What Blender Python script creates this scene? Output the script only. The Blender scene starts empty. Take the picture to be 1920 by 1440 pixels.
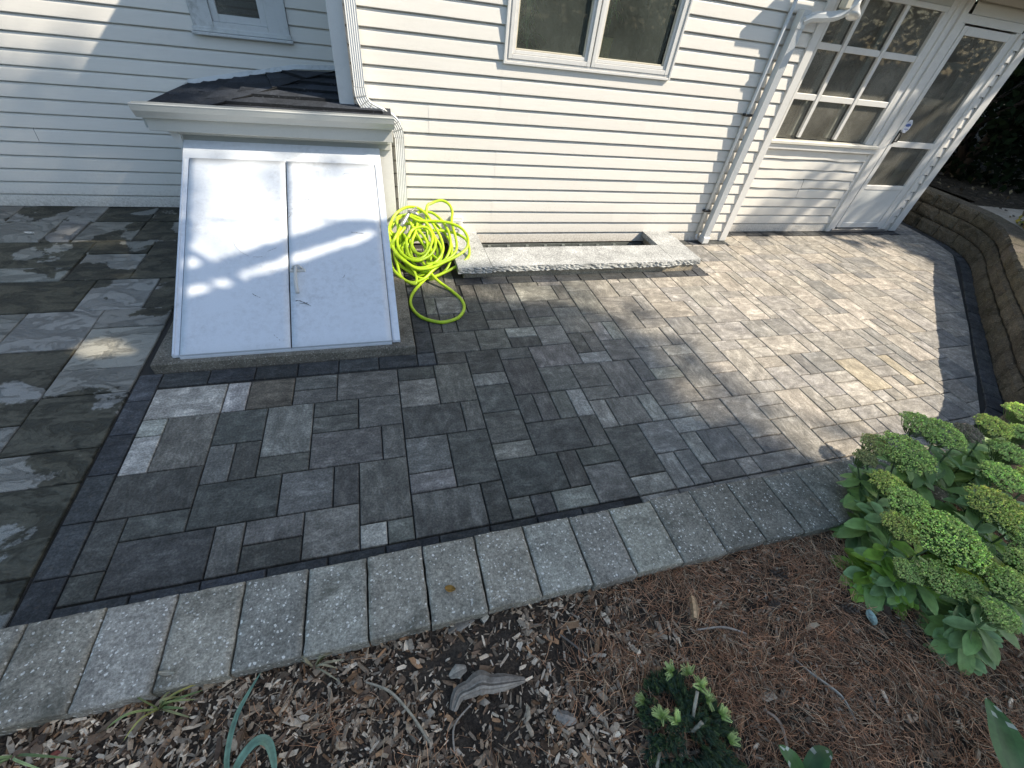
import bpy, math, random
from mathutils import Vector, Matrix, noise
random.seed(7)
S = bpy.context.scene
COL = S.collection
R_ = math.radians

# ---------------------------------------------------------------- camera
CAM_H = 1.85
cam_data = bpy.data.cameras.new("camera")
cam = bpy.data.objects.new("camera", cam_data)
COL.objects.link(cam)
# rows: camera right, camera down, camera forward in world axes (X along the house, Y towards it, Z up)
RW = ((0.95959191, -0.25905989, 0.10986967), (-0.09916612, -0.67672379, -0.72952792), (0.26334284, 0.68915374, -0.67506864))
cam.matrix_world = Matrix(((RW[0][0], -RW[1][0], -RW[2][0], 0.0),
                           (RW[0][1], -RW[1][1], -RW[2][1], 0.0),
                           (RW[0][2], -RW[1][2], -RW[2][2], CAM_H),
                           (0, 0, 0, 1)))
cam_data.sensor_width = 36.0
cam_data.lens = 791.03 / 1920.0 * 36.0
cam_data.clip_start = 0.02
cam_data.clip_end = 300.0
S.camera = cam

# ---------------------------------------------------------------- light
SUNV = Vector((0.97, -0.47, 1.0)).normalized()          # towards the sun
world = bpy.data.worlds.new("World")
S.world = world
world.use_nodes = True
wn = world.node_tree.nodes
wl = world.node_tree.links
bg = wn["Background"]
sky = wn.new("ShaderNodeTexSky")
sky.sky_type = 'NISHITA'
sky.sun_disc = False
sky.sun_elevation = math.asin(SUNV.z)
sky.sun_rotation = math.atan2(SUNV.x, SUNV.y)
sky.air_density = 1.0
sky.dust_density = 1.0
wb = wn.new("ShaderNodeMix"); wb.data_type = 'RGBA'; wb.blend_type = 'MULTIPLY'; wb.inputs[0].default_value = 1.0; wb.inputs[7].default_value = (1.0, 1.01, 0.96, 1)   # white balance of the whole sky
wl.new(sky.outputs[0], wb.inputs[6]); wl.new(wb.outputs[2], bg.inputs[0])
bg.inputs[1].default_value = 0.14
sun_data = bpy.data.lights.new("sun", 'SUN')
sun_data.energy = 4.3
sun_data.angle = R_(0.55)
sun_data.color = (1.0, 0.90, 0.75)
sun = bpy.data.objects.new("sun", sun_data)
COL.objects.link(sun)
sun.rotation_euler = (-SUNV).to_track_quat('-Z', 'Y').to_euler()
S.view_settings.view_transform = 'Standard'
S.view_settings.look = 'None'
S.view_settings.exposure = 0.85
S.view_settings.gamma = 1.0
S.render.engine = 'CYCLES'

# ---------------------------------------------------------------- mesh helpers
class MB:
    """collects polygons, with a colour and a uv for each corner"""
    def __init__(self):
        self.v = []; self.f = []; self.c = []; self.uv = []; self.smooth = []
    def vert(self, p):
        self.v.append(tuple(p)); return len(self.v) - 1
    def face(self, idx, col=(1, 1, 1, 1), uv=None, smooth=False):
        self.f.append(tuple(idx)); self.c.append(col)
        self.uv.append(uv if uv else [(0, 0)] * len(idx)); self.smooth.append(smooth)
    def box(self, x0, x1, y0, y1, z0, z1, col=(1, 1, 1, 1), b=0.0):
        """box, with its edges chamfered by b"""
        if b <= 0:
            P = [self.vert((x, y, z)) for z in (z0, z1) for y in (y0, y1) for x in (x0, x1)]
            for q in ((0, 2, 3, 1), (4, 5, 7, 6), (0, 1, 5, 4), (2, 6, 7, 3), (0, 4, 6, 2), (1, 3, 7, 5)):
                self.face([P[i] for i in q], col)
            return
        lo = (x0, y0, z0); hi = (x1, y1, z1)
        idx = {}
        for sx in (0, 1):
            for sy in (0, 1):
                for sz in (0, 1):
                    for ax in (0, 1, 2):
                        s = (sx, sy, sz); p = []
                        for k in range(3):
                            e = hi[k] if s[k] else lo[k]
                            if k != ax:
                                e += -b if s[k] else b
                            p.append(e)
                        idx[(s, ax)] = self.vert(p)
        def q(*k):
            self.face([idx[i] for i in k], col)
        for ax in range(3):
            o1, o2 = [(1, 2), (2, 0), (0, 1)][ax]
            for s in (0, 1):
                def key(a, c):
                    t = [0, 0, 0]; t[ax] = s; t[o1] = a; t[o2] = c; return (tuple(t), ax)
                ks = [key(0, 0), key(1, 0), key(1, 1), key(0, 1)]
                if s == 0: ks.reverse()
                q(*ks)
        for ax in range(3):          # edges running along ax
            o1, o2 = [(1, 2), (2, 0), (0, 1)][ax]
            for a in (0, 1):
                for c in (0, 1):
                    t0 = [0, 0, 0]; t0[ax] = 0; t0[o1] = a; t0[o2] = c; t1 = list(t0); t1[ax] = 1
                    t0 = tuple(t0); t1 = tuple(t1)
                    q((t0, o1), (t1, o1), (t1, o2), (t0, o2))
        for sx in (0, 1):
            for sy in (0, 1):
                for sz in (0, 1):
                    s = (sx, sy, sz); q((s, 0), (s, 1), (s, 2))
    def tube(self, pts, r, n=8, col=(1, 1, 1, 1), closed=False, caps=True, smooth=True):
        pts = [Vector(p) for p in pts]; m = len(pts)
        rr = r if isinstance(r, (list, tuple)) else [r] * m
        rings = []; ref = None
        for i, p in enumerate(pts):
            if closed: t = (pts[(i + 1) % m] - pts[i - 1])
            else: t = pts[min(i + 1, m - 1)] - pts[max(i - 1, 0)]
            t = t.normalized() if t.length > 1e-9 else Vector((0, 0, 1))
            if ref is None: ref = t.orthogonal().normalized()
            ref = (ref - t * ref.dot(t)); ref = ref.normalized() if ref.length > 1e-6 else t.orthogonal().normalized()
            b = t.cross(ref)
            rings.append([self.vert(p + (ref * math.cos(2 * math.pi * k / n) + b * math.sin(2 * math.pi * k / n)) * rr[i]) for k in range(n)])
        for i in range(m if closed else m - 1):
            A = rings[i]; B = rings[(i + 1) % m]
            for k in range(n):
                self.face((A[k], A[(k + 1) % n], B[(k + 1) % n], B[k]), col, smooth=smooth)
        if caps and not closed:
            self.face(rings[0][::-1], col); self.face(rings[-1], col)
    def extrude(self, poly, z0, z1, ch=0.0, col=(1, 1, 1, 1), uvf=None, dz=None):
        """vertical prism on a ccw polygon, its top edge chamfered by ch"""
        n = len(poly)
        cx = sum(p[0] for p in poly) / n; cy = sum(p[1] for p in poly) / n
        top = inset(poly, ch) if ch else poly
        dz = dz or (lambda x, y: 0.0)
        a = [self.vert((x, y, z0)) for x, y in poly]
        b = [self.vert((x, y, z1 - ch + dz(x, y))) for x, y in poly] if ch else None
        t = [self.vert((x, y, z1 + dz(x, y))) for x, y in top]
        uvf = uvf or (lambda x, y: (x, y))
        mid = b or t
        for i in range(n):
            j = (i + 1) % n
            self.face((a[i], a[j], mid[j], mid[i]), col, [uvf(*poly[i]), uvf(*poly[j]), uvf(*poly[j]), uvf(*poly[i])])
            if b:
                self.face((b[i], b[j], t[j], t[i]), col, [uvf(*poly[i]), uvf(*poly[j]), uvf(*top[j]), uvf(*top[i])])
        self.face(t, col, [uvf(*p) for p in top])
    def build(self, name, mat, parent=None, label=None, cat=None, group=None, kind=None, loc=None):
        me = bpy.data.meshes.new(name)
        me.from_pydata(self.v, [], self.f)
        cl = me.color_attributes.new("Col", 'FLOAT_COLOR', 'CORNER')
        uvl = me.uv_layers.new(name="UVMap")
        cd = []; ud = []
        for f, c, uv in zip(self.f, self.c, self.uv):
            for k in range(len(f)):
                cd.extend(c if len(c) == 4 else (*c, 1.0)); ud.extend(uv[k])
        cl.data.foreach_set("color", cd)
        uvl.data.foreach_set("uv", ud)
        me.polygons.foreach_set("use_smooth", self.smooth)
        me.materials.append(mat)
        me.update()
        o = bpy.data.objects.new(name, me)
        COL.objects.link(o)
        if parent is not None: o.parent = parent
        if loc is not None: o.location = loc
        tag(o, label, cat, group, kind)
        return o

def inset(poly, d):
    n = len(poly); out = []
    for i in range(n):
        p0 = Vector(poly[i - 1]); p1 = Vector(poly[i]); p2 = Vector(poly[(i + 1) % n])
        e1 = (p1 - p0); e2 = (p2 - p1)
        if e1.length < 1e-6 or e2.length < 1e-6: out.append(tuple(p1)); continue
        e1.normalize(); e2.normalize()
        n1 = Vector((-e1.y, e1.x)); n2 = Vector((-e2.y, e2.x))
        m = n1 + n2
        k = m.dot(n1)
        m = m / k if k > 0.3 else n1
        out.append((p1.x + m.x * d, p1.y + m.y * d))
    return out

def tag(o, label=None, cat=None, group=None, kind=None):
    if label: o['label'] = label
    if cat: o['category'] = cat
    if group: o['group'] = group
    if kind: o['kind'] = kind
    return o

def empty(name, loc, label, cat, group=None, rz=0.0, kind=None):
    o = bpy.data.objects.new(name, None)
    o.empty_display_size = 0.1
    COL.objects.link(o)
    o.location = loc; o.rotation_euler = (0, 0, rz)
    return tag(o, label, cat, group, kind)

def catmull(pts, per=6, closed=False):
    P = [Vector(p) for p in pts]; out = []; n = len(P)
    rng = range(n) if closed else range(n - 1)
    for i in rng:
        a = P[i - 1] if (closed or i > 0) else P[0]
        b = P[i]; c = P[(i + 1) % n]
        d = P[(i + 2) % n] if (closed or i + 2 < n) else P[-1]
        for k in range(per):
            t = k / per
            out.append(0.5 * ((2 * b) + (c - a) * t + (2 * a - 5 * b + 4 * c - d) * t * t + (3 * b - a - 3 * c + d) * t ** 3))
    if not closed: out.append(P[-1])
    return out

def clip_half(poly, p, q):
    """the part of poly on the left of the line p -> q"""
    out = []; n = len(poly)
    def side(a): return (q[0] - p[0]) * (a[1] - p[1]) - (q[1] - p[1]) * (a[0] - p[0])
    for i in range(n):
        a = poly[i]; b = poly[(i + 1) % n]; sa = side(a); sb = side(b)
        if sa >= 0: out.append(a)
        if (sa > 0 > sb) or (sa < 0 < sb):
            t = sa / (sa - sb); out.append((a[0] + (b[0] - a[0]) * t, a[1] + (b[1] - a[1]) * t))
    return out

def area(poly):
    return 0.5 * sum(poly[i - 1][0] * poly[i][1] - poly[i][0] * poly[i - 1][1] for i in range(len(poly)))

def inpoly(x, y, poly):
    c = False; n = len(poly)
    for i in range(n):
        x0, y0 = poly[i - 1]; x1, y1 = poly[i]
        if (y0 > y) != (y1 > y) and x < (x1 - x0) * (y - y0) / (y1 - y0) + x0: c = not c
    return c

# ---------------------------------------------------------------- material helpers
class NT:
    def __init__(self, name):
        self.m = bpy.data.materials.new(name); self.m.use_nodes = True
        self.t = self.m.node_tree; self.n = self.t.nodes; self.l = self.t.links
        self.p = self.n["Principled BSDF"]; self.out = self.n["Material Output"]
    def node(self, typ, **kw):
        nd = self.n.new(typ)
        for k, v in kw.items():
            if k.startswith('i_'):
                nd.inputs[int(k[2:])].default_value = v
            else: setattr(nd, k, v)
        return nd
    def link(self, a, b): self.l.new(a, b)
    def coords(self, kind='Object', scale=(1, 1, 1), rot=(0, 0, 0)):
        tc = self.node('ShaderNodeTexCoord'); mp = self.node('ShaderNodeMapping')
        mp.inputs['Scale'].default_value = scale; mp.inputs['Rotation'].default_value = rot
        self.link(tc.outputs[kind], mp.inputs[0]); return mp.outputs[0]
    def world(self, scale=(1, 1, 1), rot=(0, 0, 0)):
        g = self.node('ShaderNodeNewGeometry'); mp = self.node('ShaderNodeMapping')
        mp.inputs['Scale'].default_value = scale; mp.inputs['Rotation'].default_value = rot
        self.link(g.outputs['Position'], mp.inputs[0]); return mp.outputs[0]
    def noise(self, vec, scale, detail=5, rough=0.6, dist=0.0):
        nd = self.node('ShaderNodeTexNoise'); nd.inputs['Scale'].default_value = scale
        nd.inputs['Detail'].default_value = detail; nd.inputs['Roughness'].default_value = rough
        nd.inputs['Distortion'].default_value = dist
        self.link(vec, nd.inputs['Vector']); return nd.outputs['Fac']
    def voronoi(self, vec, scale, feature='F1', out='Distance'):
        nd = self.node('ShaderNodeTexVoronoi', feature=feature); nd.inputs['Scale'].default_value = scale
        self.link(vec, nd.inputs['Vector']); return nd.outputs[out]
    def ramp(self, fac, stops, interp='LINEAR'):
        nd = self.node('ShaderNodeValToRGB'); cr = nd.color_ramp; cr.interpolation = interp
        while len(cr.elements) < len(stops): cr.elements.new(0.5)
        for e, (p, c) in zip(cr.elements, stops):
            e.position = p; e.color = (c, c, c, 1) if not isinstance(c, (tuple, list)) else (*c[:3], 1)
        self.link(fac, nd.inputs[0]); return nd.outputs[0]
    def mix(self, fac, a, b, mode='MIX'):
        nd = self.node('ShaderNodeMix', data_type='RGBA', blend_type=mode)
        for sock, v in ((nd.inputs[0], fac), (nd.inputs[6], a), (nd.inputs[7], b)):
            if hasattr(v, 'is_output'): self.link(v, sock)
            elif isinstance(v, (int, float)) and sock == nd.inputs[0]: sock.default_value = v
            else: sock.default_value = (*v[:3], 1) if isinstance(v, (tuple, list)) else (v, v, v, 1)
        return nd.outputs[2]
    def math(self, op, a, b=0.0):
        nd = self.node('ShaderNodeMath', operation=op)
        for i, v in enumerate((a, b)):
            if hasattr(v, 'is_output'): self.link(v, nd.inputs[i])
            else: nd.inputs[i].default_value = v
        return nd.outputs[0]
    def attr(self):
        return self.node('ShaderNodeAttribute', attribute_name='Col')
    def bump(self, h, strength=0.3, dist=0.01, prev=None):
        nd = self.node('ShaderNodeBump'); nd.inputs['Strength'].default_value = strength
        nd.inputs['Distance'].default_value = dist; self.link(h, nd.inputs['Height'])
        if prev: self.link(prev, nd.inputs['Normal'])
        return nd.outputs[0]
    def done(self, col=None, rough=None, normal=None, spec=None):
        if col is not None:
            if hasattr(col, 'is_output'): self.link(col, self.p.inputs['Base Color'])
            else: self.p.inputs['Base Color'].default_value = (*col[:3], 1)
        if rough is not None:
            if hasattr(rough, 'is_output'): self.link(rough, self.p.inputs['Roughness'])
            else: self.p.inputs['Roughness'].default_value = rough
        if normal is not None: self.link(normal, self.p.inputs['Normal'])
        if spec is not None: self.p.inputs['Specular IOR Level'].default_value = spec
        return self.m

def mat_paver(name, sunlit_dust=True):
    """concrete paver: blended streaks along u, cloudy cement bloom, slate-like relief, tint from the mesh"""
    t = NT(name)
    uv = t.node('ShaderNodeUVMap').outputs[0]
    mp = t.node('ShaderNodeMapping'); mp.inputs['Scale'].default_value = (5.5, 14.0, 1); t.link(uv, mp.inputs[0])
    streak = t.noise(mp.outputs[0], 1.6, 6, 0.65, 0.7)
    cloud = t.noise(uv, 9.0, 8, 0.70, 0.9)
    grain = t.noise(uv, 95.0, 4, 0.8)
    fine = t.noise(uv, 48.0, 5, 0.72)
    a = t.attr()
    s = t.ramp(streak, [(0.30, 0.68), (0.50, 0.97), (0.70, 1.45)])
    c = t.ramp(cloud, [(0.32, 0.64), (0.52, 0.97), (0.70, 1.6)])
    g = t.ramp(grain, [(0.30, 0.42), (0.5, 1.0), (0.70, 1.8)])
    col = t.mix(1.0, a.outputs['Color'], s, 'MULTIPLY')
    col = t.mix(1.0, col, c, 'MULTIPLY')
    col = t.mix(0.9, col, g, 'MULTIPLY')
    # brown and sandy flecks
    fl = t.ramp(fine, [(0.56, 0.0), (0.72, 0.45)])
    col = t.mix(fl, col, (0.20, 0.165, 0.12))
    if sunlit_dust:
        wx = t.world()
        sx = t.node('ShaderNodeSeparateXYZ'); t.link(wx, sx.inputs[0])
        # sandy tone towards the right end, its sunlit brightness put into the colour
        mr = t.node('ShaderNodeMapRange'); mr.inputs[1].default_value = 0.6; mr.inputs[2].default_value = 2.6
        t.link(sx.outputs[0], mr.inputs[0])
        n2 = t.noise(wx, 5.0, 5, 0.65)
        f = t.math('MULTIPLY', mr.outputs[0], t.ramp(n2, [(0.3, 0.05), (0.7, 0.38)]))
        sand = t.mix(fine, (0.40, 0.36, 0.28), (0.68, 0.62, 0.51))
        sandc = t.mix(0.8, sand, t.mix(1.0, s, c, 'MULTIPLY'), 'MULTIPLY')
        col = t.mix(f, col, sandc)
    # cleft relief: warped ridged noise plus grain
    rid = t.noise(mp.outputs[0], 0.9, 8, 0.66, 2.2)
    h = t.math('ADD', t.math('MULTIPLY', rid, 1.0), t.math('MULTIPLY', grain, 0.10))
    h = t.math('ADD', h, t.math('MULTIPLY', fine, 0.35))
    nrm = t.bump(h, 0.8, 0.012)
    return t.done(col, 0.78, nrm, 0.35)

def mat_flag():
    """split bluestone: dark damp stone with pale dried patches (amount of dry in the colour's alpha)"""
    t = NT("bluestone")
    uv = t.node('ShaderNodeUVMap').outputs[0]
    a = t.attr()
    mp = t.node('ShaderNodeMapping'); mp.inputs['Scale'].default_value = (1.6, 3.2, 1); t.link(uv, mp.inputs[0])
    lay = t.noise(mp.outputs[0], 2.6, 9, 0.70, 0.7)
    big = t.noise(uv, 2.4, 5, 0.5, 0.25)
    fine = t.noise(uv, 45.0, 5, 0.7)
    grain = t.noise(uv, 220.0, 3, 0.7)
    dark = t.mix(t.ramp(lay, [(0.35, 0.0), (0.65, 1.0)]), (0.026, 0.028, 0.022), (0.095, 0.088, 0.060))
    dark = t.mix(1.0, dark, t.ramp(fine, [(0.3, 0.7), (0.7, 1.5)]), 'MULTIPLY')
    dry = t.mix(t.ramp(lay, [(0.3, 0.0), (0.7, 1.0)]), (0.235, 0.235, 0.21), (0.335, 0.33, 0.29))
    dry = t.mix(0.9, dry, t.ramp(grain, [(0.3, 0.6), (0.7, 1.4)]), 'MULTIPLY')
    edge = t.math('ADD', t.math('ADD', big, t.math('MULTIPLY', fine, 0.09)), a.outputs['Alpha'])
    msk = t.ramp(edge, [(0.985, 0.0), (1.02, 1.0)])
    col = t.mix(msk, dark, dry)
    col = t.mix(1.0, col, a.outputs['Color'], 'MULTIPLY')
    vein = t.ramp(lay, [(0.60, 0.0), (0.645, 0.12), (0.67, 0.0)])
    col = t.mix(vein, col, (0.22, 0.24, 0.23))
    h = t.math('ADD', t.ramp(lay, [(0.3, 0.0), (0.45, 0.35), (0.5, 0.6), (0.62, 0.7), (0.7, 1.0)]), t.math('MULTIPLY', fine, 0.2))
    nrm = t.bump(h, 0.95, 0.030)
    rough = t.mix(msk, (0.52, 0.52, 0.52), (0.8, 0.8, 0.8))
    return t.done(col, rough, nrm, 0.35)

def mat_concrete(name, base, speck, speck_amt=0.5, stain=None, bumpd=0.004):
    """weathered concrete with exposed pale grit"""
    t = NT(name)
    w = t.world()
    cloud = t.noise(w, 6.0, 6, 0.65, 0.3)
    grain = t.noise(w, 130.0, 4, 0.8)
    mid = t.noise(w, 70.0, 4, 0.7)
    col = t.mix(t.ramp(cloud, [(0.3, 0.0), (0.7, 1.0)]), tuple(c * 0.68 for c in base), tuple(min(1, c * 1.28) for c in base))
    col = t.mix(0.9, col, t.ramp(grain, [(0.28, 0.40), (0.5, 1.0), (0.75, 1.8)]), 'MULTIPLY')
    col = t.mix(0.8, col, t.ramp(mid, [(0.28, 0.5), (0.5, 1.0), (0.72, 1.6)]), 'MULTIPLY')
    a = t.attr()
    col = t.mix(1.0, col, a.outputs['Color'], 'MULTIPLY')
    wv = t.node('ShaderNodeVectorMath', operation='ADD'); t.link(w, wv.inputs[0])
    nz = t.node('ShaderNodeTexNoise'); nz.inputs['Scale'].default_value = 60.0; t.link(w, nz.inputs['Vector'])
    nm = t.node('ShaderNodeVectorMath', operation='SCALE'); nm.inputs['Scale'].default_value = 0.016; t.link(nz.outputs['Color'], nm.inputs[0]); t.link(nm.outputs[0], wv.inputs[1])
    v = t.voronoi(wv.outputs[0], 85.0); r = t.voronoi(wv.outputs[0], 85.0, out='Color')
    sep = t.node('ShaderNodeSeparateColor'); t.link(r, sep.inputs[0])
    pick = t.ramp(sep.outputs[0], [(1.0 - speck_amt, 0.0), (1.0 - speck_amt + 0.02, 1.0)])
    size = t.math('MULTIPLY', sep.outputs[1], 0.30)
    dot = t.math('LESS_THAN', v, t.math('ADD', size, 0.10))
    dot = t.math('MULTIPLY', dot, pick)
    col = t.mix(t.math('MULTIPLY', dot, 0.9), col, speck)
    if stain:
        st = t.noise(w, 3.3, 7, 0.72, 0.8)
        m = t.ramp(st, [(0.54, 0.0), (0.68, 0.8)])
        col = t.mix(m, col, stain)
    h = t.math('ADD', t.math('MULTIPLY', mid, 0.8), t.math('ADD', t.math('MULTIPLY', grain, 0.5), t.math('MULTIPLY', dot, 0.25)))
    return t.done(col, 0.88, t.bump(h, 0.7, bumpd), 0.25)

def mat_paint(name, base, rough=0.45, dirt=0.12, dirtcol=(0.30, 0.30, 0.27), bump=0.05):
    t = NT(name)
    w = t.world()
    n1 = t.noise(w, 2.4, 6, 0.7, 0.4); n2 = t.noise(w, 28.0, 5, 0.7); n3 = t.noise(w, 120.0, 3, 0.7)
    a = t.attr()
    col = t.mix(1.0, a.outputs['Color'], base, 'MULTIPLY')
    d = t.math('MULTIPLY', t.ramp(n1, [(0.40, 0.0), (0.75, 1.0)]), t.ramp(n2, [(0.42, 0.0), (0.70, dirt * 2.6)]))
    col = t.mix(d, col, dirtcol)
    col = t.mix(0.10, col, t.ramp(n3, [(0.3, 0.7), (0.7, 1.2)]), 'MULTIPLY')
    return t.done(col, rough, t.bump(n2, bump, 0.004), 0.4)

def mat_siding():
    """vinyl lap siding: embossed grain along the board, faint grime washed towards the ground"""
    t = NT("white_vinyl_siding")
    w = t.world()
    st = t.noise(t.world((1.0, 1.0, 14.0)), 5.0, 6, 0.65, 0.3)
    n1 = t.noise(w, 1.3, 6, 0.65, 0.5); n2 = t.noise(w, 60.0, 4, 0.75)
    emb = t.noise(t.world((3.0, 1.0, 60.0)), 8.0, 4, 0.6, 0.2)
    a = t.attr()
    col = t.mix(1.0, a.outputs['Color'], (0.74, 0.71, 0.65), 'MULTIPLY')
    col = t.mix(t.ramp(st, [(0.35, 0.0), (0.8, 0.16)]), col, (0.50, 0.47, 0.41))
    col = t.mix(t.math('MULTIPLY', t.ramp(n1, [(0.48, 0.0), (0.8, 1.0)]), t.ramp(n2, [(0.52, 0.0), (0.74, 0.45)])), col, (0.30, 0.29, 0.25))
    szz = t.node('ShaderNodeSeparateXYZ'); t.link(w, szz.inputs[0])      # soil splashed up the lowest boards
    spl = t.math('MULTIPLY', t.ramp(szz.outputs[2], [(0.0, 0.75), (0.16, 0.12), (0.40, 0.0)]), t.ramp(n2, [(0.40, 0.2), (0.66, 1.0)]))
    col = t.mix(spl, col, (0.26, 0.23, 0.18))
    sp = t.ramp(t.voronoi(w, 16.0), [(0.012, 0.5), (0.03, 0.0)])
    col = t.mix(sp, col, (0.20, 0.18, 0.15))
    h = t.math('ADD', emb, t.math('MULTIPLY', t.noise(w, 3.5, 3, 0.5), 1.6))
    return t.done(col, 0.42, t.bump(h, 0.12, 0.006), 0.4)

def mat_attr(name, rough=0.7, var=0.25, scale=60.0, bump=0.3, sss=0.0, spec=0.3):
    t = NT(name)
    w = t.coords('Object')
    n1 = t.noise(w, scale, 4, 0.7); n2 = t.noise(w, scale * 0.22, 3, 0.6)
    a = t.attr()
    col = t.mix(1.0, a.outputs['Color'], t.ramp(n1, [(0.3, 1 - var), (0.7, 1 + var)]), 'MULTIPLY')
    col = t.mix(0.7, col, t.ramp(n2, [(0.3, 1 - var), (0.7, 1 + var)]), 'MULTIPLY')
    m = t.done(col, rough, t.bump(n1, bump, 0.002), spec)
    return m

def mat_leaf(name, rough=0.45, trans=0.25, var=0.3, lo=0.7, hi=1.3):
    t = NT(name)
    a = t.attr()
    w = t.coords('Object')
    oi = t.node('ShaderNodeObjectInfo')
    n1 = t.noise(w, 24.0, 4, 0.7)
    col = t.mix(1.0, a.outputs['Color'], t.ramp(n1, [(0.3, 1 - var), (0.7, 1 + var)]), 'MULTIPLY')
    hs = t.node('ShaderNodeHueSaturation'); t.link(col, hs.inputs['Color'])
    mr = t.node('ShaderNodeMapRange'); mr.inputs[3].default_value = lo; mr.inputs[4].default_value = hi
    t.link(oi.outputs['Random'], mr.inputs[0]); t.link(mr.outputs[0], hs.inputs['Value'])
    col = hs.outputs[0]
    t.done(col, rough, t.bump(n1, 0.15, 0.002), 0.4)
    tr = t.node('ShaderNodeBsdfTranslucent'); t.link(col, tr.inputs[0])
    mx = t.node('ShaderNodeMixShader'); mx.inputs[0].default_value = trans
    t.link(t.p.outputs[0], mx.inputs[1]); t.link(tr.outputs[0], mx.inputs[2]); t.link(mx.outputs[0], t.out.inputs[0])
    return t.m

def mat_glass(name, sunlit_dust=0.12, dustcol=(0.25, 0.26, 0.24)):
    """window pane: see-through with a fresnel reflection and a film of dust or insect screen"""
    t = NT(name)
    t.n.remove(t.p)
    tr = t.node('ShaderNodeBsdfTransparent'); tr.inputs[0].default_value = (0.72, 0.76, 0.73, 1)
    gl = t.node('ShaderNodeBsdfGlossy'); gl.inputs['Roughness'].default_value = 0.02
    df = t.node('ShaderNodeBsdfDiffuse')
    w = t.world()
    n = t.noise(w, 2.6, 4, 0.55, 0.2); n2 = t.noise(w, 160.0, 3, 0.7)
    df.inputs[0].default_value = (*dustcol, 1)
    fr = t.node('ShaderNodeFresnel'); fr.inputs[0].default_value = 1.6
    m1 = t.node('ShaderNodeMixShader'); t.link(t.math('MULTIPLY', fr.outputs[0], 1.0), m1.inputs[0])
    t.link(tr.outputs[0], m1.inputs[1]); t.link(gl.outputs[0], m1.inputs[2])
    m2 = t.node('ShaderNodeMixShader')
    f = t.math('MULTIPLY', t.ramp(n, [(0.3, sunlit_dust * 0.45), (0.75, sunlit_dust * 1.5)]), t.ramp(n2, [(0.3, 0.6), (0.7, 1.3)]))
    t.link(f, m2.inputs[0]); t.link(m1.outputs[0], m2.inputs[1]); t.link(df.outputs[0], m2.inputs[2])
    t.link(m2.outputs[0], t.out.inputs[0])
    return t.m

M = {}
M['paver'] = mat_paver("tumbled_paver")
M['border'] = mat_paver("charcoal_border_paver", sunlit_dust=False)
M['flag'] = mat_flag()
M['cap'] = mat_concrete("aggregate_cap_concrete", (0.335, 0.305, 0.245), (0.84, 0.80, 0.70), 0.42, stain=(0.10, 0.095, 0.070))
M['slab'] = mat_concrete("old_slab_concrete", (0.17, 0.155, 0.125), (0.34, 0.32, 0.27), 0.45, stain=(0.055, 0.05, 0.035))
M['block'] = mat_concrete("split_face_block", (0.125, 0.110, 0.082), (0.27, 0.25, 0.20), 0.22, stain=(0.028, 0.027, 0.015), bumpd=0.02)
M['granite'] = mat_concrete("pale_granite", (0.38, 0.385, 0.375), (0.66, 0.66, 0.64), 0.5, bumpd=0.002)
M['curb'] = mat_concrete("buff_curb_concrete", (0.36, 0.31, 0.23), (0.45, 0.42, 0.34), 0.2)
M['siding'] = mat_siding()
M['trim'] = mat_paint("white_trim_paint", (0.70, 0.69, 0.66), 0.4, 0.10)
M['grimy'] = mat_paint("grimy_white_paint", (0.62, 0.63, 0.62), 0.5, 0.38, (0.22, 0.22, 0.19))
M['metal'] = mat_paint("painted_steel", (0.66, 0.70, 0.745), 0.42, 0.20, (0.24, 0.24, 0.23), 0.10)
M['gutter'] = mat_paint("putty_gutter_paint", (0.52, 0.52, 0.48), 0.4, 0.08)
M['pipe'] = mat_paint("white_downspout_paint", (0.66, 0.67, 0.66), 0.38, 0.16)
M['black'] = NT("dark_rubber").done((0.02, 0.02, 0.02), 0.6)
M['dark'] = NT("dark_interior").done((0.035, 0.033, 0.03), 0.9)
M['pale_in'] = NT("interior_paint").done((0.30, 0.29, 0.26), 0.8)
M['steel'] = NT("brushed_steel").done((0.42, 0.42, 0.42), 0.35)
M['steel'].node_tree.nodes["Principled BSDF"].inputs['Metallic'].default_value = 0.8
M['glass'] = mat_glass("window_glass", 0.40, (0.33, 0.32, 0.275))
M['screen'] = mat_glass("screened_window_glass", 0.36, (0.16, 0.18, 0.155))
M['bits'] = mat_attr("wood_and_bark", 0.8, 0.3, 90.0, 0.5)
M['chips'] = mat_attr("mulch_chips", 0.82, 0.25, 140.0, 0.4)
M['leaf'] = mat_leaf("fleshy_leaf", 0.42, 0.18)
M['bud'] = mat_leaf("flower_buds", 0.6, 0.40, 0.15, 1.0, 1.35)
M['tree'] = mat_leaf("tree_leaves", 0.5, 0.12)
M['dim'] = mat_leaf("evergreen_leaves", 0.9, 0.0)
M['dim'].node_tree.nodes['Principled BSDF'].inputs['Specular IOR Level'].default_value = 0.05
M['hose'] = NT("lime_hose_vinyl")
_hw = M['hose'].world(); _hn = M['hose'].noise(_hw, 14.0, 5, 0.7)
M['hose'] = M['hose'].done(M['hose'].mix(M['hose'].ramp(_hn, [(0.42, 0.0), (0.72, 0.7)]), (0.46, 0.66, 0.018), (0.26, 0.36, 0.035)), 0.36)

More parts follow.
